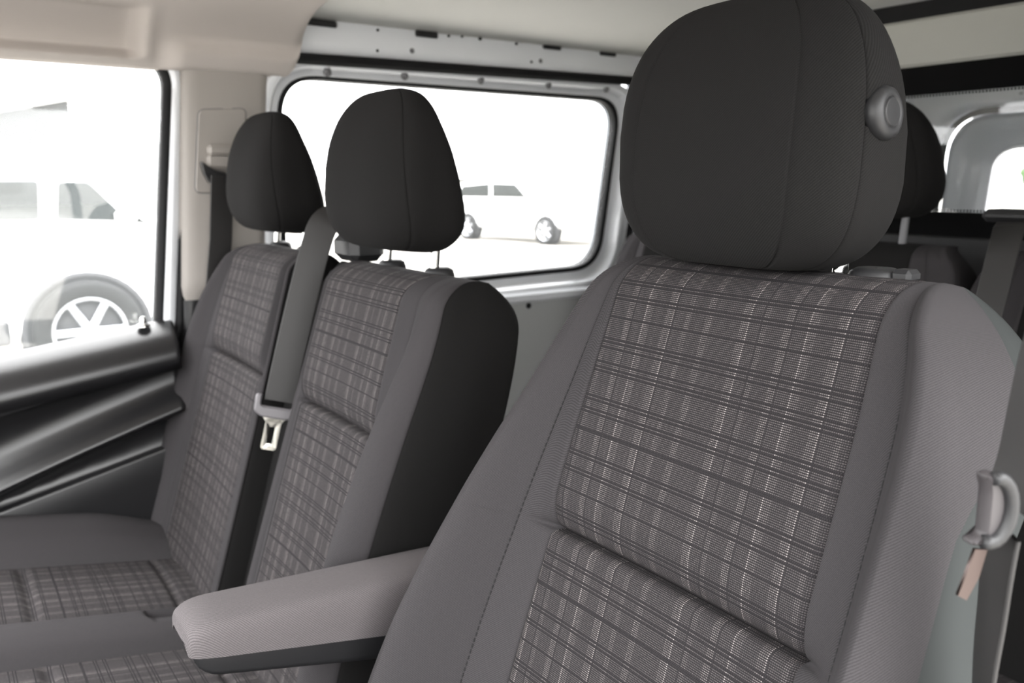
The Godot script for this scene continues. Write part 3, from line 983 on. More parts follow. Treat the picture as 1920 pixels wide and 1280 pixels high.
	putw(bt, "adjuster_plate", prism(rp, [[0.0, 0.0], [0.0022, 0.0002], [0.0034, 0.002]], Vector3(0, 0, 1), Vector3.UP, Vector3.RIGHT, Vector3(-0.8625, 0, 0)), M.pillar_trim)
	putw(bt, "plate_gap", prism(inset(rp, -0.0016), [[0.0, 0.0], [0.002, 0.0]], Vector3(0, 0, 1), Vector3.UP, Vector3.RIGHT, Vector3(-0.8632, 0, 0)), M.grey_plastic)
	var sl := onx(415, 282, -0.85)
	putw(bt, "height_slider", box(Vector3(0.020, 0.022, 0.055), 0.006, sl), M.pillar_trim)
	putw(bt, "slider_foot", box(Vector3(0.014, 0.030, 0.066), 0.006, sl + Vector3(-0.004, -0.022, -0.004)), M.pillar_trim)
	var lo := []
	for y in [1.212, 1.19, 1.1, 0.95, 0.8, 0.6, 0.46]:
		var row := []
		for q in [[0.0, -0.905], [-0.002, -0.885], [-0.010, -0.874], [-0.024, -0.870], [-0.15, -0.868], [-0.172, -0.88]]:
			row.append(Vector3(q[1], y, lean(minf(y, 1.20)) + q[0]))
		lo.append(row)
	struct("trim_6", "black lower trim of the passenger door pillar", grid(lo), M.black_plastic)

	# ---- cab roof lining with the grab recess over the passenger door
	for s in [-1.0, 1.0]:
		var rows := []
		var n := 110
		for i in n + 1:
			var z := lerpf(-0.135, 0.86, i / float(n))
			var roll := clampf((z + 0.135) / 0.03, 0.0, 1.0)
			var lip := 0.020 * (1.0 - sqrt(1.0 - (1.0 - roll) * (1.0 - roll)))
			var row := []
			var base := smooth_poly([Vector2(0.0, 1.797), Vector2(-0.4, 1.794), Vector2(-0.62, 1.788), Vector2(-0.74, 1.776), Vector2(-0.812, 1.752), Vector2(-0.852, 1.716), Vector2(-0.872, 1.684), Vector2(-0.885, 1.668), Vector2(-0.905, 1.664)], 12, false)
			if s > 0: base = smooth_poly([Vector2(0.0, 1.797), Vector2(-0.4, 1.794), Vector2(-0.535, 1.784), Vector2(-0.60, 1.752), Vector2(-0.68, 1.730), Vector2(-0.80, 1.722), Vector2(-0.86, 1.715), Vector2(-0.885, 1.712), Vector2(-0.905, 1.712)], 8, false)
			for p in base:
				var zz := z
				# the rear edge swings forward down the pillar
				zz -= -0.0
				var hand := sstep(0.168, 0.196, z) * (1.0 - sstep(0.62, 0.66, z)) * sstep(1.676, 1.692, p.y) * (1.0 - sstep(1.753, 1.766, p.y))
				var d := Vector2(-1.0, 0.25) * 0.040 * hand
				d.x += 0.008 * sstep(0.14, 0.17, z) * sstep(1.668, 1.69, p.y) * (1.0 - sstep(1.755, 1.785, p.y))
				d.x += 0.024 * sstep(0.15, 0.10, z) * sstep(1.73, 1.69, p.y)
				var o := Vector3((p.x + d.x), p.y + d.y + lip * 0.6, zz)
				if p.y < 1.72: o.z += 0.30 * (1.72 - p.y) * maxf(0.0, 1.0 - i / 26.0)
				o.x *= -s * -1.0 if s > 0 else 1.0
				if s > 0: o.x = -(p.x + d.x)
				row.append(o)
			rows.append(row)
		if s < 0: struct("trim_7", "pale moulded roof lining over the passenger door with grab recess", grid(rows), M.cab_liner)
		else: struct("trim_8", "pale moulded roof lining over the driver's door", grid(rows), M.cab_liner)
	# ---- partition behind the second row, with its window
	var inner := round_poly([Vector2(-0.70, 1.620), Vector2(0.70, 1.620), Vector2(0.70, 1.392), Vector2(-0.70, 1.392)], 0.03, 5)
	var outer := round_poly([Vector2(-0.74, 1.674), Vector2(0.74, 1.674), Vector2(0.74, 1.345), Vector2(-0.74, 1.345)], 0.03, 5)
	var pt := struct("wall_rear", "pale grey partition panel behind the second row", boxm(Vector3(-0.85, 1.674, -1.115), Vector3(0.85, 1.766, -1.095), 0.006), M.partition_cloth)
	putw(pt, "lower_panel", boxm(Vector3(-0.85, 0.45, -1.115), Vector3(0.85, 1.345, -1.095), 0.004), M.dark_plastic)
	for s in [-1.0, 1.0]: putw(pt, "side_panel", box(Vector3(0.11, 0.33, 0.02), 0.004, Vector3(s * 0.795, 1.51, -1.105)), M.dark_plastic)
	putw(pt, "roof_gap_shade", boxm(Vector3(-0.85, 1.764, -1.118), Vector3(0.85, 1.80, -1.108), 0.002), M.seal)  # black strip stands in for the shade in the gap under the roof
	putw(pt, "window_border", ring_mesh([outer, inner, inner, outer], [-1.098, -1.098, -1.108, -1.108], "z"), M.frit, "black printed glass border")
	# row of printed dots along the border
	var dots := flat()
	for y in [1.6165, 1.3955]:
		for i in 220:
			add_box(dots, Vector3(-0.69 + i * 0.0063, y, -1.1005), Vector3(0.0036, 0.0036, 0.001), 0.0003)
	meta(putw(pt, "border_dots", done(dots), M.frit), "", "", "", "stuff")
	meta(put(self, "window_3", pane(inner, -1.105, "z"), M.glass), "clear pane in the partition behind the second row", "", "", "structure")
	# ---- rear doors
	var k := 4
	for s in [-1.0, 1.0]:
		var rg := round_poly([Vector2(s * 0.595, 1.560), Vector2(s * 0.07, 1.590), Vector2(s * 0.07, 1.08), Vector2(s * 0.620, 1.08)], 0.075, 8)
		var rf := round_poly([Vector2(s * 0.735, 1.680), Vector2(s * 0.012, 1.705), Vector2(s * 0.012, 0.50), Vector2(s * 0.775, 0.50)], 0.14, 8)
		var dr := struct("door_%d" % (k - 1), "white painted rear door of the load bay" + (" on the passenger side" if s < 0 else " on the driver's side"), ring_mesh([rf, mix_poly(rf, rg, 0.12), mix_poly(rf, rg, 0.20), mix_poly(rf, rg, 0.42), mix_poly(rf, rg, 0.52), mix_poly(rf, rg, 0.78), mix_poly(rf, rg, 0.86), rg, rg], [-2.545, -2.530, -2.528, -2.532, -2.552, -2.556, -2.575, -2.580, -2.60], "z"), M.paint)
		putw(dr, "door_seal", tube(closed3(inset(rf, -0.010), -2.525), 0.012, 8, true), M.seal, "dark rubber door seal")
		putw(dr, "door_skin", ring_mesh([inset(rf, -0.02), rg], [-2.605, -2.605], "z"), M.paint)
		meta(put(self, "window_%d" % k, pane(rg, -2.590, "z"), M.glass), "clear pane of the rear door" + (" on the passenger side" if s < 0 else " on the driver's side"), "", "", "structure")
		k += 1
	var fr := []
	var rf2 := round_poly([Vector2(-0.760, 1.704), Vector2(0.760, 1.704), Vector2(0.795, 0.48), Vector2(-0.795, 0.48)], 0.15, 8)
	var hull := round_poly([Vector2(-0.875, 1.81), Vector2(0.875, 1.81), Vector2(0.93, 0.38), Vector2(-0.93, 0.38)], 0.03, 8)
	var bf := struct("wall_front", "white painted body frame round the rear doors", ring_mesh([hull, mix_poly(hull, rf2, 0.1), mix_poly(hull, rf2, 0.6), mix_poly(hull, rf2, 0.75), rf2, rf2], [-2.40, -2.50, -2.50, -2.49, -2.495, -2.58], "z"), M.paint)
	putw(bf, "cable_grommet", tube([Vector3(-0.835, 1.70, -2.47), Vector3(-0.838, 1.62, -2.47)], 0.007, 8), M.seal)
	for q in [[1770, 214, 10], [1772, 256, 6], [1914, 182, 11]]:
		var o := putw(bf, "body_hole_shade", lathe([Vector2(0.0003, 0.003), Vector2(0.0011 * q[2], 0.003), Vector2(0.0014 * q[2], 0.0)], 12, Basis(Vector3.RIGHT, PI / 2)), M.seal)  # dark disc takes the place of the shade in a body hole
		o.position += onz(q[0], q[1], -2.498)
	# ---- driver's side and front, outside the frame: they close the cab
	var ds := struct("wall_right", "white painted driver's side of the van behind the open door", boxm(Vector3(0.88, 0.42, -2.6), Vector3(0.93, 1.84, -0.30), 0.01), M.paint)
	var hinge := Vector3(0.95, 0.0, 0.98)
	var dd := Vector3(0.90, 0.0, 0.44).normalized()
	var dn := dd.cross(Vector3.UP)
	var dt := struct("door_5", "driver's door standing open, black moulded trim", prism(round_poly([Vector2(0.0, 0.45), Vector2(1.05, 0.45), Vector2(1.08, 1.15), Vector2(0.0, 1.10)], 0.05, 4), [[-0.05, 0.02], [-0.03, 0.0], [0.03, 0.0], [0.05, 0.02]], dd, Vector3.UP, dn, hinge), M.black_plastic)
	var wo := round_poly([Vector2(0.0, 1.08), Vector2(1.08, 1.13), Vector2(1.02, 1.72), Vector2(0.72, 1.74)], 0.05, 4)
	var rings := []
	for q in [[0.0, -0.02], [0.045, -0.02], [0.045, 0.02], [0.0, 0.02], [0.0, -0.02]]:
		var row := []
		for p in inset(wo, q[0]): row.append(hinge + dd * p.x + Vector3.UP * p.y + dn * q[1])
		rings.append(row)
	putw(dt, "window_frame", grid(rings, true), M.black_plastic)
	struct("trim_10", "white painted header above the driver's door opening", boxm(Vector3(0.89, 1.735, -0.3), Vector3(0.94, 1.84, 0.9), 0.01), M.paint)
	struct("trim_11", "black sill below the driver's door opening", boxm(Vector3(0.80, 0.36, -0.3), Vector3(0.94, 0.45, 1.4), 0.01), M.black_plastic)
	var da := struct("trim_9", "black dashboard below the windscreen", prism(round_poly([Vector2(1.08, 0.45), Vector2(1.5, 0.45), Vector2(1.62, 1.10), Vector2(1.30, 1.20), Vector2(1.12, 1.14), Vector2(1.05, 0.95)], 0.05, 5), [[0.0, 0.01], [0.01, 0.0], [1.74, 0.0], [1.75, 0.01]], Vector3(0, 0, 1), Vector3.UP, Vector3.RIGHT, Vector3(-0.875, 0, 0)), M.black_plastic)
	for s in [-1.0, 1.0]:
		putw(da, "screen_pillar", tube([Vector3(s * 0.87, 1.78, 0.80), Vector3(s * 0.90, 1.10, 1.66)], 0.045, 10), M.cab_liner)
	putw(da, "screen_header", boxm(Vector3(-0.88, 1.765, 0.80), Vector3(0.88, 1.86, 0.92), 0.02), M.cab_liner)
	var ws := [Vector3(-0.87, 1.12, 1.65), Vector3(0.87, 1.12, 1.65), Vector3(0.86, 1.79, 0.86), Vector3(-0.86, 1.79, 0.86)]
	meta(put(self, "window_6", grid([[ws[0], ws[1]], [ws[3], ws[2]]]), M.glass), "clear windscreen of the van", "", "", "structure")
func closed3(poly: Array, z: float) -> Array:
	var o := []
	for p in poly: o.append(Vector3(p.x, p.y, z))
	return o

# ------------------------------------------------------------------ belts
func path_px(a: Array, x: float) -> Array:
	var o := []
	for q in a: o.append(onx(q[0], q[1], x))
	return o
func tongue(parent: Node3D, at: Vector3, bs: Basis, steel: Material) -> void:
	# buckle tongue: plastic grip with a slot, steel plate below (y down is the plate)
	var grip := round_poly([Vector2(-0.036, 0.016), Vector2(-0.025, 0.018), Vector2(-0.025, -0.001), Vector2(0.025, -0.001), Vector2(0.025, 0.018), Vector2(0.036, 0.016), Vector2(0.034, -0.012), Vector2(0.022, -0.020), Vector2(-0.022, -0.020), Vector2(-0.034, -0.012)], 0.005, 4)
	var g := putw(parent, "belt_tongue", prism(grip, [[-0.006, 0.003], [-0.004, 0.0006], [0.0, 0.0], [0.004, 0.0006], [0.006, 0.003]], bs.x, bs.y, bs.z, at), M.buckle_grey, "grey plastic belt tongue")
	var L := [Vector2(-0.020, -0.018), Vector2(-0.017, -0.024), Vector2(-0.0125, -0.027), Vector2(-0.0125, -0.068), Vector2(-0.009, -0.073), Vector2(0.009, -0.073), Vector2(0.0125, -0.068), Vector2(0.0125, -0.027), Vector2(0.017, -0.024), Vector2(0.020, -0.018)]
	var st := SurfaceTool.new()
	# plate with a window: outer loop lofted to the window loop, front and back
	var o := round_poly([Vector2(-0.0125, -0.020), Vector2(-0.0125, -0.072), Vector2(0.0125, -0.072), Vector2(0.0125, -0.020)], 0.006, 4)
	var w := round_poly([Vector2(-0.0042, -0.034), Vector2(-0.0042, -0.062), Vector2(0.0042, -0.062), Vector2(0.0042, -0.034)], 0.001, 4)
	var rows := []
	for q in [[o, 0.0011], [w, 0.0011], [w, -0.0011], [o, -0.0011], [o, 0.0011]]:
		var row := []
		for p in q[0]: row.append(at + bs.x * p.x + bs.y * p.y + bs.z * q[1])
		rows.append(row)
	var pl := putw(g, "steel_plate", grid(rows, true), steel, "bright steel latch plate")
	putw(g, "plate_shoulder", prism([Vector2(-0.020, -0.017), Vector2(-0.013, -0.026), Vector2(0.013, -0.026), Vector2(0.020, -0.017)], [[-0.0011, 0.0], [0.0011, 0.0]], bs.x, bs.y, bs.z, at), steel)

func belts() -> void:
	# middle belt of the front bench
	var b := thing("bench_belt", "grey belt with steel tongue lying between the two passenger seats", "seat belt", Vector3(-0.40, 1.1, 0.1))
	var p := [onx(640, 400, -0.40), onx(608, 420, -0.40), onx(590, 470, -0.40), onx(572, 540, -0.40), onx(553, 620, -0.40), onx(537, 690, -0.40), onx(524, 752, -0.40)]
	p = smooth_poly(p, 5, false)
	var wd := []
	for q in p: wd.append(Vector3(0.30, 0, -0.95))
	putw(b, "webbing", strap(p, wd, 0.047), M.webbing)
	var ydir := (onx(537, 690, -0.40) - onx(524, 752, -0.40)).normalized()
	var bs := Basis(Vector3(0.30, 0.0, -0.95).normalized(), ydir, Vector3.ZERO)
	bs.x = (bs.x - ydir * bs.x.dot(ydir)).normalized()
	bs.z = bs.x.cross(bs.y).normalized()
	tongue(b, onx(519, 762, -0.398), bs, M.steel)
	putw(b, "belt_outlet", box(Vector3(0.085, 0.045, 0.06), 0.012, Vector3(-0.385, 1.345, -0.035)), M.dark_plastic)
	# outer passenger belt on the door pillar
	var o := thing("pillar_belt", "black belt hanging from the guide on the passenger door pillar", "seat belt", Vector3(-0.84, 1.0, 0.03))
	var guide := []
	for q in [[374, 300], [398, 318], [430, 326], [470, 322], [470, 345], [392, 345], [380, 325]]:
		var c := onx(q[0], q[1], -0.845)
		guide.append(Vector2(c.z, c.y))
	putw(o, "belt_guide", prism(round_poly(guide, 0.008, 4), [[0.0, 0.002], [0.003, 0.0], [0.012, 0.0], [0.015, 0.002]], Vector3(0, 0, 1), Vector3.UP, Vector3.RIGHT, Vector3(-0.852, 0, 0)), M.black_plastic)
	var op := path_px([[417, 330], [414, 450], [405, 560], [396, 700], [400, 900], [402, 1000]], -0.838)
	var ow := []
	for q in op: ow.append(Vector3(0.15, 0, 1))
	putw(o, "webbing", strap(op, ow, 0.047), M.webbing)
	# driver's belt beside the seat
	var d := thing("driver_belt", "brown-black belt with hanging tongue beside the driver's seat", "seat belt", Vector3(0.70, 1.0, 0.10))
	var dp := smooth_poly([onx(2040, 300, 0.716), onx(2008, 500, 0.708), onx(1955, 700, 0.701), onx(1918, 870, 0.697), onx(1892, 945, 0.694)], 5, false)
	dp.push_front(dp[0].lerp(Vector3(0.858, 1.50, -0.34), 0.5))
	dp.push_front(Vector3(0.858, 1.50, -0.34))
	var dw := []
	for q in dp: dw.append(Vector3(0.8, 0, 0.6).lerp(Vector3(0.25, 0.9, 0.3), sstep(0.05, -0.30, q.z)))
	putw(d, "belt_guide", box(Vector3(0.020, 0.075, 0.05), 0.008, Vector3(0.862, 1.505, -0.345)), M.black_plastic)
	putw(d, "webbing", strap(dp, dw, 0.044), M.webbing)
	var lp := smooth_poly([onx(1878, 985, 0.694), onx(1868, 1060, 0.694), onx(1858, 1150, 0.694), onx(1846, 1240, 0.694), onx(1838, 1330, 0.694)], 5, false)
	lp.append(Vector3(0.694, 0.95, lp[lp.size() - 1].z - 0.01))
	lp.append(Vector3(0.690, 0.62, lp[lp.size() - 1].z - 0.01))
	var lw := []
	for k in lp.size(): lw.append(Vector3(0.63, 0.05, 0.776).rotated(Vector3.UP, 0.10 - 0.22 * k / lp.size()))
	putw(d, "webbing", strap(lp, lw, 0.044), M.webbing)
	var up := smooth_poly([onx(1882, 955, 0.690), onx(1905, 925, 0.692), onx(1945, 880, 0.700)], 5, false)
	var uw := []
	for q in up: uw.append(Vector3(0, 1, 0.2))
	putw(d, "webbing", strap(up, uw, 0.018), M.buckle_grey, "pale grey length of belt")  # this short strap takes the paler buckle grey
	# curved plastic grip of the tongue
	var c0 := onx(1862, 948, 0.697)
	var sx := cam_r * (0.40 / FOCAL)
	var gp := round_poly([Vector2(-40, 70), Vector2(-15, 74), Vector2(22, 56), Vector2(40, 20), Vector2(36, -30), Vector2(12, -66), Vector2(-22, -78), Vector2(-52, -74), Vector2(-50, -62), Vector2(-26, -58), Vector2(-28, 40)], 14, 4)
	var gs := []
	for q in gp: gs.append(q * 0.40 / FOCAL)
	var fx := Vector3(0.42, 0.0, -0.907)
	var grip := putw(d, "belt_tongue", prism(gs, [[-0.005, 0.002], [-0.003, 0.0003], [0.003, 0.0003], [0.005, 0.002]], fx, Vector3.UP, fx.cross(Vector3.UP).normalized(), c0), M.tongue_grey, "dark grey plastic belt tongue")
	var arc := []
	for i in 13:
		var a := -1.9 + 3.6 * i / 12.0
		arc.append(c0 + (fx * (cos(a) * 40 - 10) + Vector3.UP * sin(a) * 66) * 0.40 / FOCAL + Vector3(0.004, 0, 0.004))
	putw(grip, "grip_rim", tube(arc, 0.0038, 8), M.dark_plastic)
	var plp := []
	for q in [[1816, 1022], [1830, 1018], [1818, 1072], [1802, 1118], [1792, 1114], [1804, 1070]]:
		var c := onx(q[0], q[1], 0.690) - c0
		plp.append(Vector2(c.dot(fx), c.y))
	putw(grip, "steel_plate", prism(plp, [[-0.001, 0.0], [0.001, 0.0]], fx, Vector3.UP, fx.cross(Vector3.UP).normalized(), c0), M.dim_steel, "steel latch plate")
# ------------------------------------------------------------------ outside
func wheel(parent: Node3D, c: Vector3, r: float, axis: Vector3, spokes := 6) -> void:
	var bs := Basis(Quaternion(Vector3.UP, axis.normalized()))
	var t := lathe([Vector2(r * 0.66, 0.08), Vector2(r * 0.70, 0.105), Vector2(r * 0.9, 0.11), Vector2(r * 0.98, 0.09), Vector2(r, 0.05), Vector2(r, -0.05), Vector2(r * 0.95, -0.1), Vector2(r * 0.6, -0.1)], 40, bs)
	var w := putw(parent, "wheel", t, M.tyre)
	w.position += c
	var rim := put(w, "rim", lathe([Vector2(r * 0.60, 0.06), Vector2(r * 0.63, 0.085), Vector2(r * 0.68, 0.09), Vector2(r * 0.69, 0.07)], 40, bs), M.alloy)
	put(w, "brake_disc", lathe([Vector2(0.001, 0.0), Vector2(r * 0.6, 0.0), Vector2(r * 0.62, -0.05)], 30, bs), M.cladding)
	put(w, "hub", lathe([Vector2(0.001, 0.085), Vector2(r * 0.14, 0.08), Vector2(r * 0.18, 0.05), Vector2(r * 0.18, 0.0)], 20, bs), M.alloy)
	for k in spokes:
		var a := TAU * k / spokes + 0.52
		var dir := bs * Vector3(cos(a), 0, sin(a))
		var st := flat()
		add_box(st, dir * r * 0.38 + axis.normalized() * 0.062, Vector3(r * 0.14, r * 0.52, 0.03), 0.008, Basis(axis.normalized().cross(dir), dir, -axis.normalized()))
		put(w, "spoke", done(st), M.alloy)
func car(called: String, label: String, org: Vector3, ax: Vector3, side: Vector3, body: Array, windows: Array, wheels: Array, wr: float, width: float, clad := false) -> Node3D:
	# body: outline in metres along the car (ax) and up; side: outward normal of the visible flank at org
	var t := thing(called, label, "car", org)
	var lv := [[-width, 0.12], [-width + 0.10, 0.03], [-width + 0.35, 0.0], [-0.35, 0.0], [-0.10, 0.015], [-0.03, 0.05], [0.0, 0.12]]
	putw(t, "body", prism(smooth_poly(body, 4), lv, ax, Vector3.UP, side, org), M.car_white)
	for w in windows:
		putw(t, "side_window", prism(round_poly(w, 0.05, 4), [[-0.10, 0.0], [0.004, 0.0], [0.008, 0.006]], ax, Vector3.UP, side, org), M.car_glass, "dark side window")
	for wx in wheels:
		var c: Vector3 = org + ax * wx + Vector3.UP * wr + side * -0.03
		wheel(t, c, wr, side)
		var arc := []
		for i in 21:
			var a := PI * (-0.08 + 1.16 * i / 20.0)
			arc.append(org + ax * (wx + cos(a) * (wr + 0.035)) + Vector3.UP * (wr + sin(a) * (wr + 0.035)) + side * -0.02)
		putw(t, "wheel_arch", tube(arc, 0.036 if clad else 0.02, 8), M.cladding)
		var well := lathe([Vector2(0.001, 0.0), Vector2(wr + 0.03, 0.0), Vector2(wr + 0.03, -0.2)], 30, Basis(Quaternion(Vector3.UP, side)))
		var o := putw(t, "wheel_well", well, M.cladding)
		o.position += org + ax * wx + Vector3.UP * wr + side * 0.003
	return t
func outside() -> void:
	struct("ground", "pale grey asphalt car park", boxm(Vector3(-110, -0.2, -120), Vector3(60, 0.0, 60), 0.01), M.asphalt)
	# white off-roader beside the van, nose towards the tail of the van
	var w := onx(168, 612, -5.8)
	var org := Vector3(-5.8, 0.0, w.z)
	var a := Vector3(0, 0, -1)
	var suv := [Vector2(0.92, 0.42), Vector2(0.95, 0.75), Vector2(0.78, 0.98), Vector2(0.2, 1.07), Vector2(-0.40, 1.13), Vector2(-1.05, 1.58), Vector2(-1.6, 1.66), Vector2(-3.0, 1.62), Vector2(-3.5, 1.2), Vector2(-3.55, 0.6), Vector2(-3.4, 0.34), Vector2(-1.4, 0.30), Vector2(0.7, 0.30)]
	var s := car("off_roader", "white off-roader with dark wheel arches outside the passenger door", org, a, Vector3.RIGHT, suv, [[Vector2(-0.75, 1.14), Vector2(-1.15, 1.52), Vector2(-1.7, 1.56), Vector2(-1.7, 1.12)], [Vector2(-1.8, 1.12), Vector2(-1.8, 1.56), Vector2(-2.6, 1.54), Vector2(-2.7, 1.12)]], [0.0, -2.65], 0.375, 1.85, true)
	putw(s, "sill_cladding", boxm(Vector3(-5.86, 0.32, w.z + 0.50), Vector3(-5.775, 0.50, w.z + 2.15), 0.02), M.cladding)
	# people carrier behind it
	var mp := onx(168, 612, -9.0)
	var rear := onx(0, 335, -9.0)
	var o2 := Vector3(-9.0, 0.0, mp.z)
	var dz := func(px: float, py: float) -> Vector2:
		var c := onx(px, py, -9.0)
		return Vector2(o2.z - c.z, c.y)
	var mb := [Vector2(1.9, 0.40), Vector2(1.95, 0.75), Vector2(1.6, 0.95), dz.call(300, 424), dz.call(250, 372), dz.call(170, 326), dz.call(100, 319), dz.call(0, 318), Vector2(-2.2, 1.55), Vector2(-2.6, 1.0), Vector2(-2.6, 0.4), Vector2(0.0, 0.25)]
	var mpv := car("people_carrier", "white people carrier parked behind the off-roader", o2, a, Vector3.RIGHT, mb, [[dz.call(-60, 338), dz.call(72, 338), dz.call(74, 413), dz.call(-60, 414)], [dz.call(108, 340), dz.call(165, 340), dz.call(228, 400), dz.call(228, 414), dz.call(106, 412)], [dz.call(236, 390), dz.call(262, 408), dz.call(280, 418), dz.call(236, 416)]], [1.1, -1.7], 0.33, 1.8)
	putw(mpv, "door_mirror", box(Vector3(0.2, 0.16, 0.20), 0.05, onx(236, 406, -8.85)), M.car_white)
	# camper with raised roof behind
	var ct := thing("camper_van", "camper van with raised pop-up roof of pale canvas", "camper", Vector3(-14, 0, onx(60, 400, -14.0).z))
	var cz := ct.position.z
	putw(ct, "body", prism(smooth_poly([Vector2(-3.0, 0.3), Vector2(1.2, 0.3), Vector2(1.6, 0.9), Vector2(1.0, 1.2), Vector2(0.4, 1.9), Vector2(-2.9, 1.95)], 4), [[-1.9, 0.1], [-1.7, 0.0], [-0.2, 0.0], [0.0, 0.1]], Vector3(0, 0, -1), Vector3.UP, Vector3.RIGHT, Vector3(-14, 0, cz)), M.car_white)
	var cv := []
	for q in [[-260, 258], [0, 208], [128, 182], [152, 335], [-260, 335]]:
		var c := onx(q[0], q[1], -14.1)
		cv.append(Vector2(cz - c.z, c.y))
	putw(ct, "canvas_side", prism(cv, [[-1.5, 0.05], [-1.4, 0.0], [-0.1, 0.0], [0.0, 0.03]], Vector3(0, 0, -1), Vector3.UP, Vector3.RIGHT, Vector3(-14.1, 0, cz)), M.canvas, "pale grey canvas of the raised roof")
	var l0 := onx(-270, 252, -14.0)
	var l1 := onx(162, 178, -14.0)
	var ld := (l1 - l0).normalized()
	putw(ct, "roof_lid", box(Vector3(1.7, 0.09, l0.distance_to(l1)), 0.04, (l0 + l1) * 0.5 + Vector3(-0.75, 0.02, 0), Basis(Vector3.RIGHT, ld.cross(Vector3.RIGHT).normalized() * -1.0, ld * -1.0)), M.car_white)
	for k in 4:
		var wx: float = [-2.4, 0.7, -2.4, 0.7][k]
		wheel(ct, Vector3(-14.08 if k < 2 else -15.8, 0.34, cz - wx), 0.34, Vector3.RIGHT if k < 2 else Vector3.LEFT)
	# far cars seen through the sliding door window
	var fa := ony(892, 452, 0.0)
	var fb := ony(1027, 457, 0.0)
	fb = Vector3(-14.6, 0, -11.3)
	fa = fb + (Vector3(-16.9, 0, -10.9) - fb).normalized() * 2.7
	var ax := (fa - fb).normalized()
	var sd := ax.cross(Vector3.UP)
	if sd.dot(EYE - fb) < 0.0: sd = -sd
	var fc := car("pickup", "white car far off beyond the sliding door window", fb, ax, sd, [Vector2(-1.0, 0.45), Vector2(-1.05, 0.85), Vector2(-0.9, 1.0), Vector2(0.2, 1.05), Vector2(0.8, 1.48), Vector2(1.8, 1.50), Vector2(3.2, 1.40), Vector2(3.6, 0.95), Vector2(3.6, 0.45), Vector2(1.4, 0.28)], [[Vector2(0.6, 1.08), Vector2(1.0, 1.40), Vector2(1.8, 1.42), Vector2(1.8, 1.08)], [Vector2(1.9, 1.08), Vector2(1.9, 1.42), Vector2(2.9, 1.35), Vector2(3.1, 1.08)]], [0.0, 2.7], 0.33, 1.8)
	var gb := Vector3(-12.2, 0, -14.6)
	var ga := (ax + Vector3(0.3, 0, -0.1)).normalized()
	var sd2 := ga.cross(Vector3.UP)
	if sd2.dot(EYE - gb) < 0.0: sd2 = -sd2
	var gc := car("hatchback", "white hatchback with red tail lamp at the edge of the sliding door window", gb, ga, sd2, [Vector2(-0.7, 0.45), Vector2(-0.75, 0.95), Vector2(-0.4, 1.40), Vector2(0.6, 1.48), Vector2(1.6, 1.40), Vector2(2.2, 1.0), Vector2(3.1, 0.9), Vector2(3.2, 0.45), Vector2(1.3, 0.28)], [[Vector2(-0.2, 1.02), Vector2(-0.1, 1.36), Vector2(0.7, 1.40), Vector2(0.7, 1.02)]], [0.0, 2.5], 0.32, 1.75)
	putw(gc, "tail_lamp", box(Vector3(0.2, 0.16, 0.2), 0.03, gb - ga * 0.66 + Vector3(0, 0.88, 0) - sd2 * 0.08), M.tail_red)
	# low hall on the skyline and trees behind the van
	var h := thing("low_hall", "pale low hall on the far side of the car park", "building", Vector3(-42, 0, -27.5))
	putw(h, "wall", box(Vector3(3, 1.5, 9), 0.05, Vector3(-42, 0.75, -27.5)), M.building)
	putw(h, "roof", box(Vector3(4, 0.14, 9.6), 0.04, Vector3(-42, 1.57, -27.5)), M.canvas)
	var rng := RandomNumberGenerator.new()
	rng.seed = 21
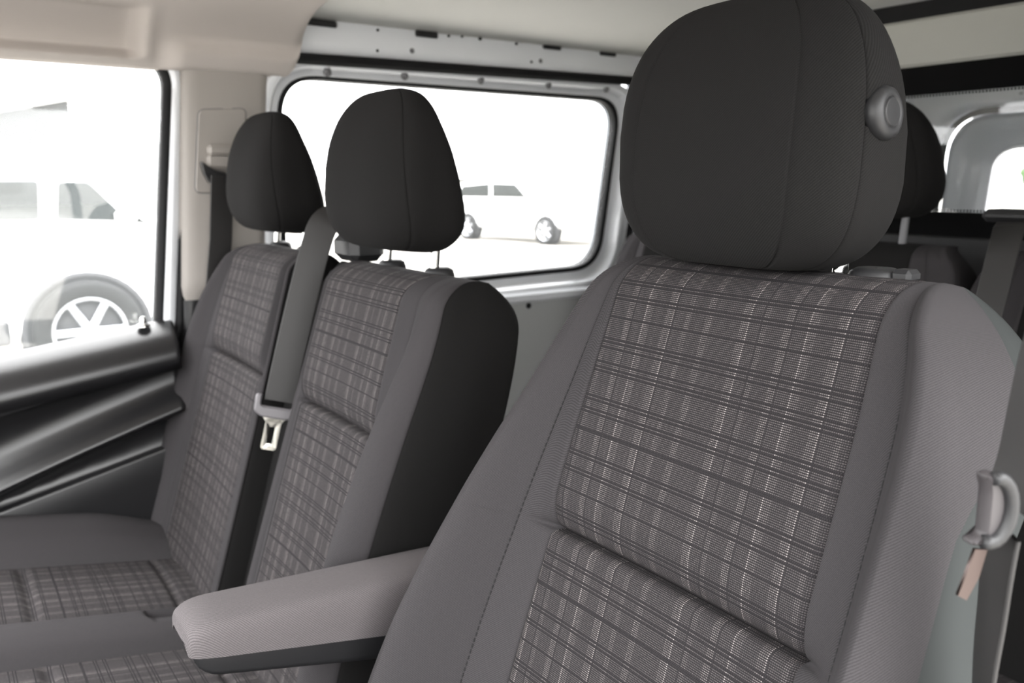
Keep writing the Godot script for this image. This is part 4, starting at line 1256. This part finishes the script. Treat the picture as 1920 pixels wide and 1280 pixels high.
	for k in 2:
		var at := Vector3(-33.0 + k * 5.5, 0, -80.0 + k * 6.0)
		var hi := 3.4 - 0.9 * k
		var t := thing("tree", ["taller rounded green tree far behind the van's rear doors", "low bushy green tree far behind the van's rear doors"][k], "tree", at, "trees behind the van")
		var crown := []
		for j in 13:
			var la := -PI / 2 + PI * j / 12.0
			var row := []
			for i in 20:
				var lo := TAU * i / 20.0
				var rr := 1.5 * (0.85 + 0.3 * rng.randf()) if j > 0 and j < 12 else 1.2
				row.append(Vector3(cos(lo) * cos(la) * rr, sin(la) * rr * 0.9 + hi - 1.2, sin(lo) * cos(la) * rr))
			crown.append(row)
		put(t, "crown", grid(crown, true), M.leaf)
		put(t, "trunk", tube([Vector3(0, 0, 0), Vector3(0, hi - 1.4, 0)], 0.13, 8), M.bark)

# ------------------------------------------------------------------ scene
func _ready() -> void:
	var pitch := atan((640.0 - 341.0) / FOCAL)
	var a := atan((960.0 + 150.0) * cos(pitch) / FOCAL)
	var flatf := Vector3(-cos(a), 0, -sin(a))
	cam_r = Vector3(sin(a), 0, -cos(a))
	cam_f = flatf * cos(pitch) + Vector3(0, -sin(pitch), 0)
	cam_u = flatf * sin(pitch) + Vector3(0, cos(pitch), 0)
	var cam := Camera3D.new()
	cam.name = "camera"
	add_child(cam)
	cam.transform = Transform3D(Basis(cam_r, cam_u, -cam_f), EYE)
	var lens := CameraAttributesPhysical.new()
	lens.frustum_focal_length = 29.06
	lens.frustum_focus_distance = 0.68
	lens.exposure_aperture = 7.5
	cam.attributes = lens
	cam.fov = rad_to_deg(2.0 * atan(640.0 / FOCAL))
	cam.near = 0.02
	cam.far = 300.0
	cam.current = true
	var env := Environment.new()
	env.background_mode = Environment.BG_SKY
	var sky := Sky.new()
	var sm := ProceduralSkyMaterial.new()
	# overcast: three times as bright overhead as at the horizon
	sm.sky_top_color = Color(1.0, 1.0, 1.0)
	sm.sky_horizon_color = Color(0.62, 0.62, 0.62)
	sm.sky_curve = 0.6
	sm.ground_horizon_color = Color(0.55, 0.54, 0.53)
	sm.ground_bottom_color = Color(0.5, 0.49, 0.48)
	sm.energy_multiplier = 1.0
	sky.sky_material = sm
	env.sky = sky
	env.background_energy_multiplier = 18.0
	env.tonemap_mode = Environment.TONE_MAPPER_LINEAR
	env.tonemap_exposure = 1.0
	env.sdfgi_enabled = true
	env.ssao_enabled = true
	env.ssil_enabled = true
	var we := WorldEnvironment.new()
	we.name = "environment"
	we.environment = env
	add_child(we)
	materials()
	van_shell()
	driver_seat()
	passenger_bench()
	rear_bench()
	belts()
	outside()
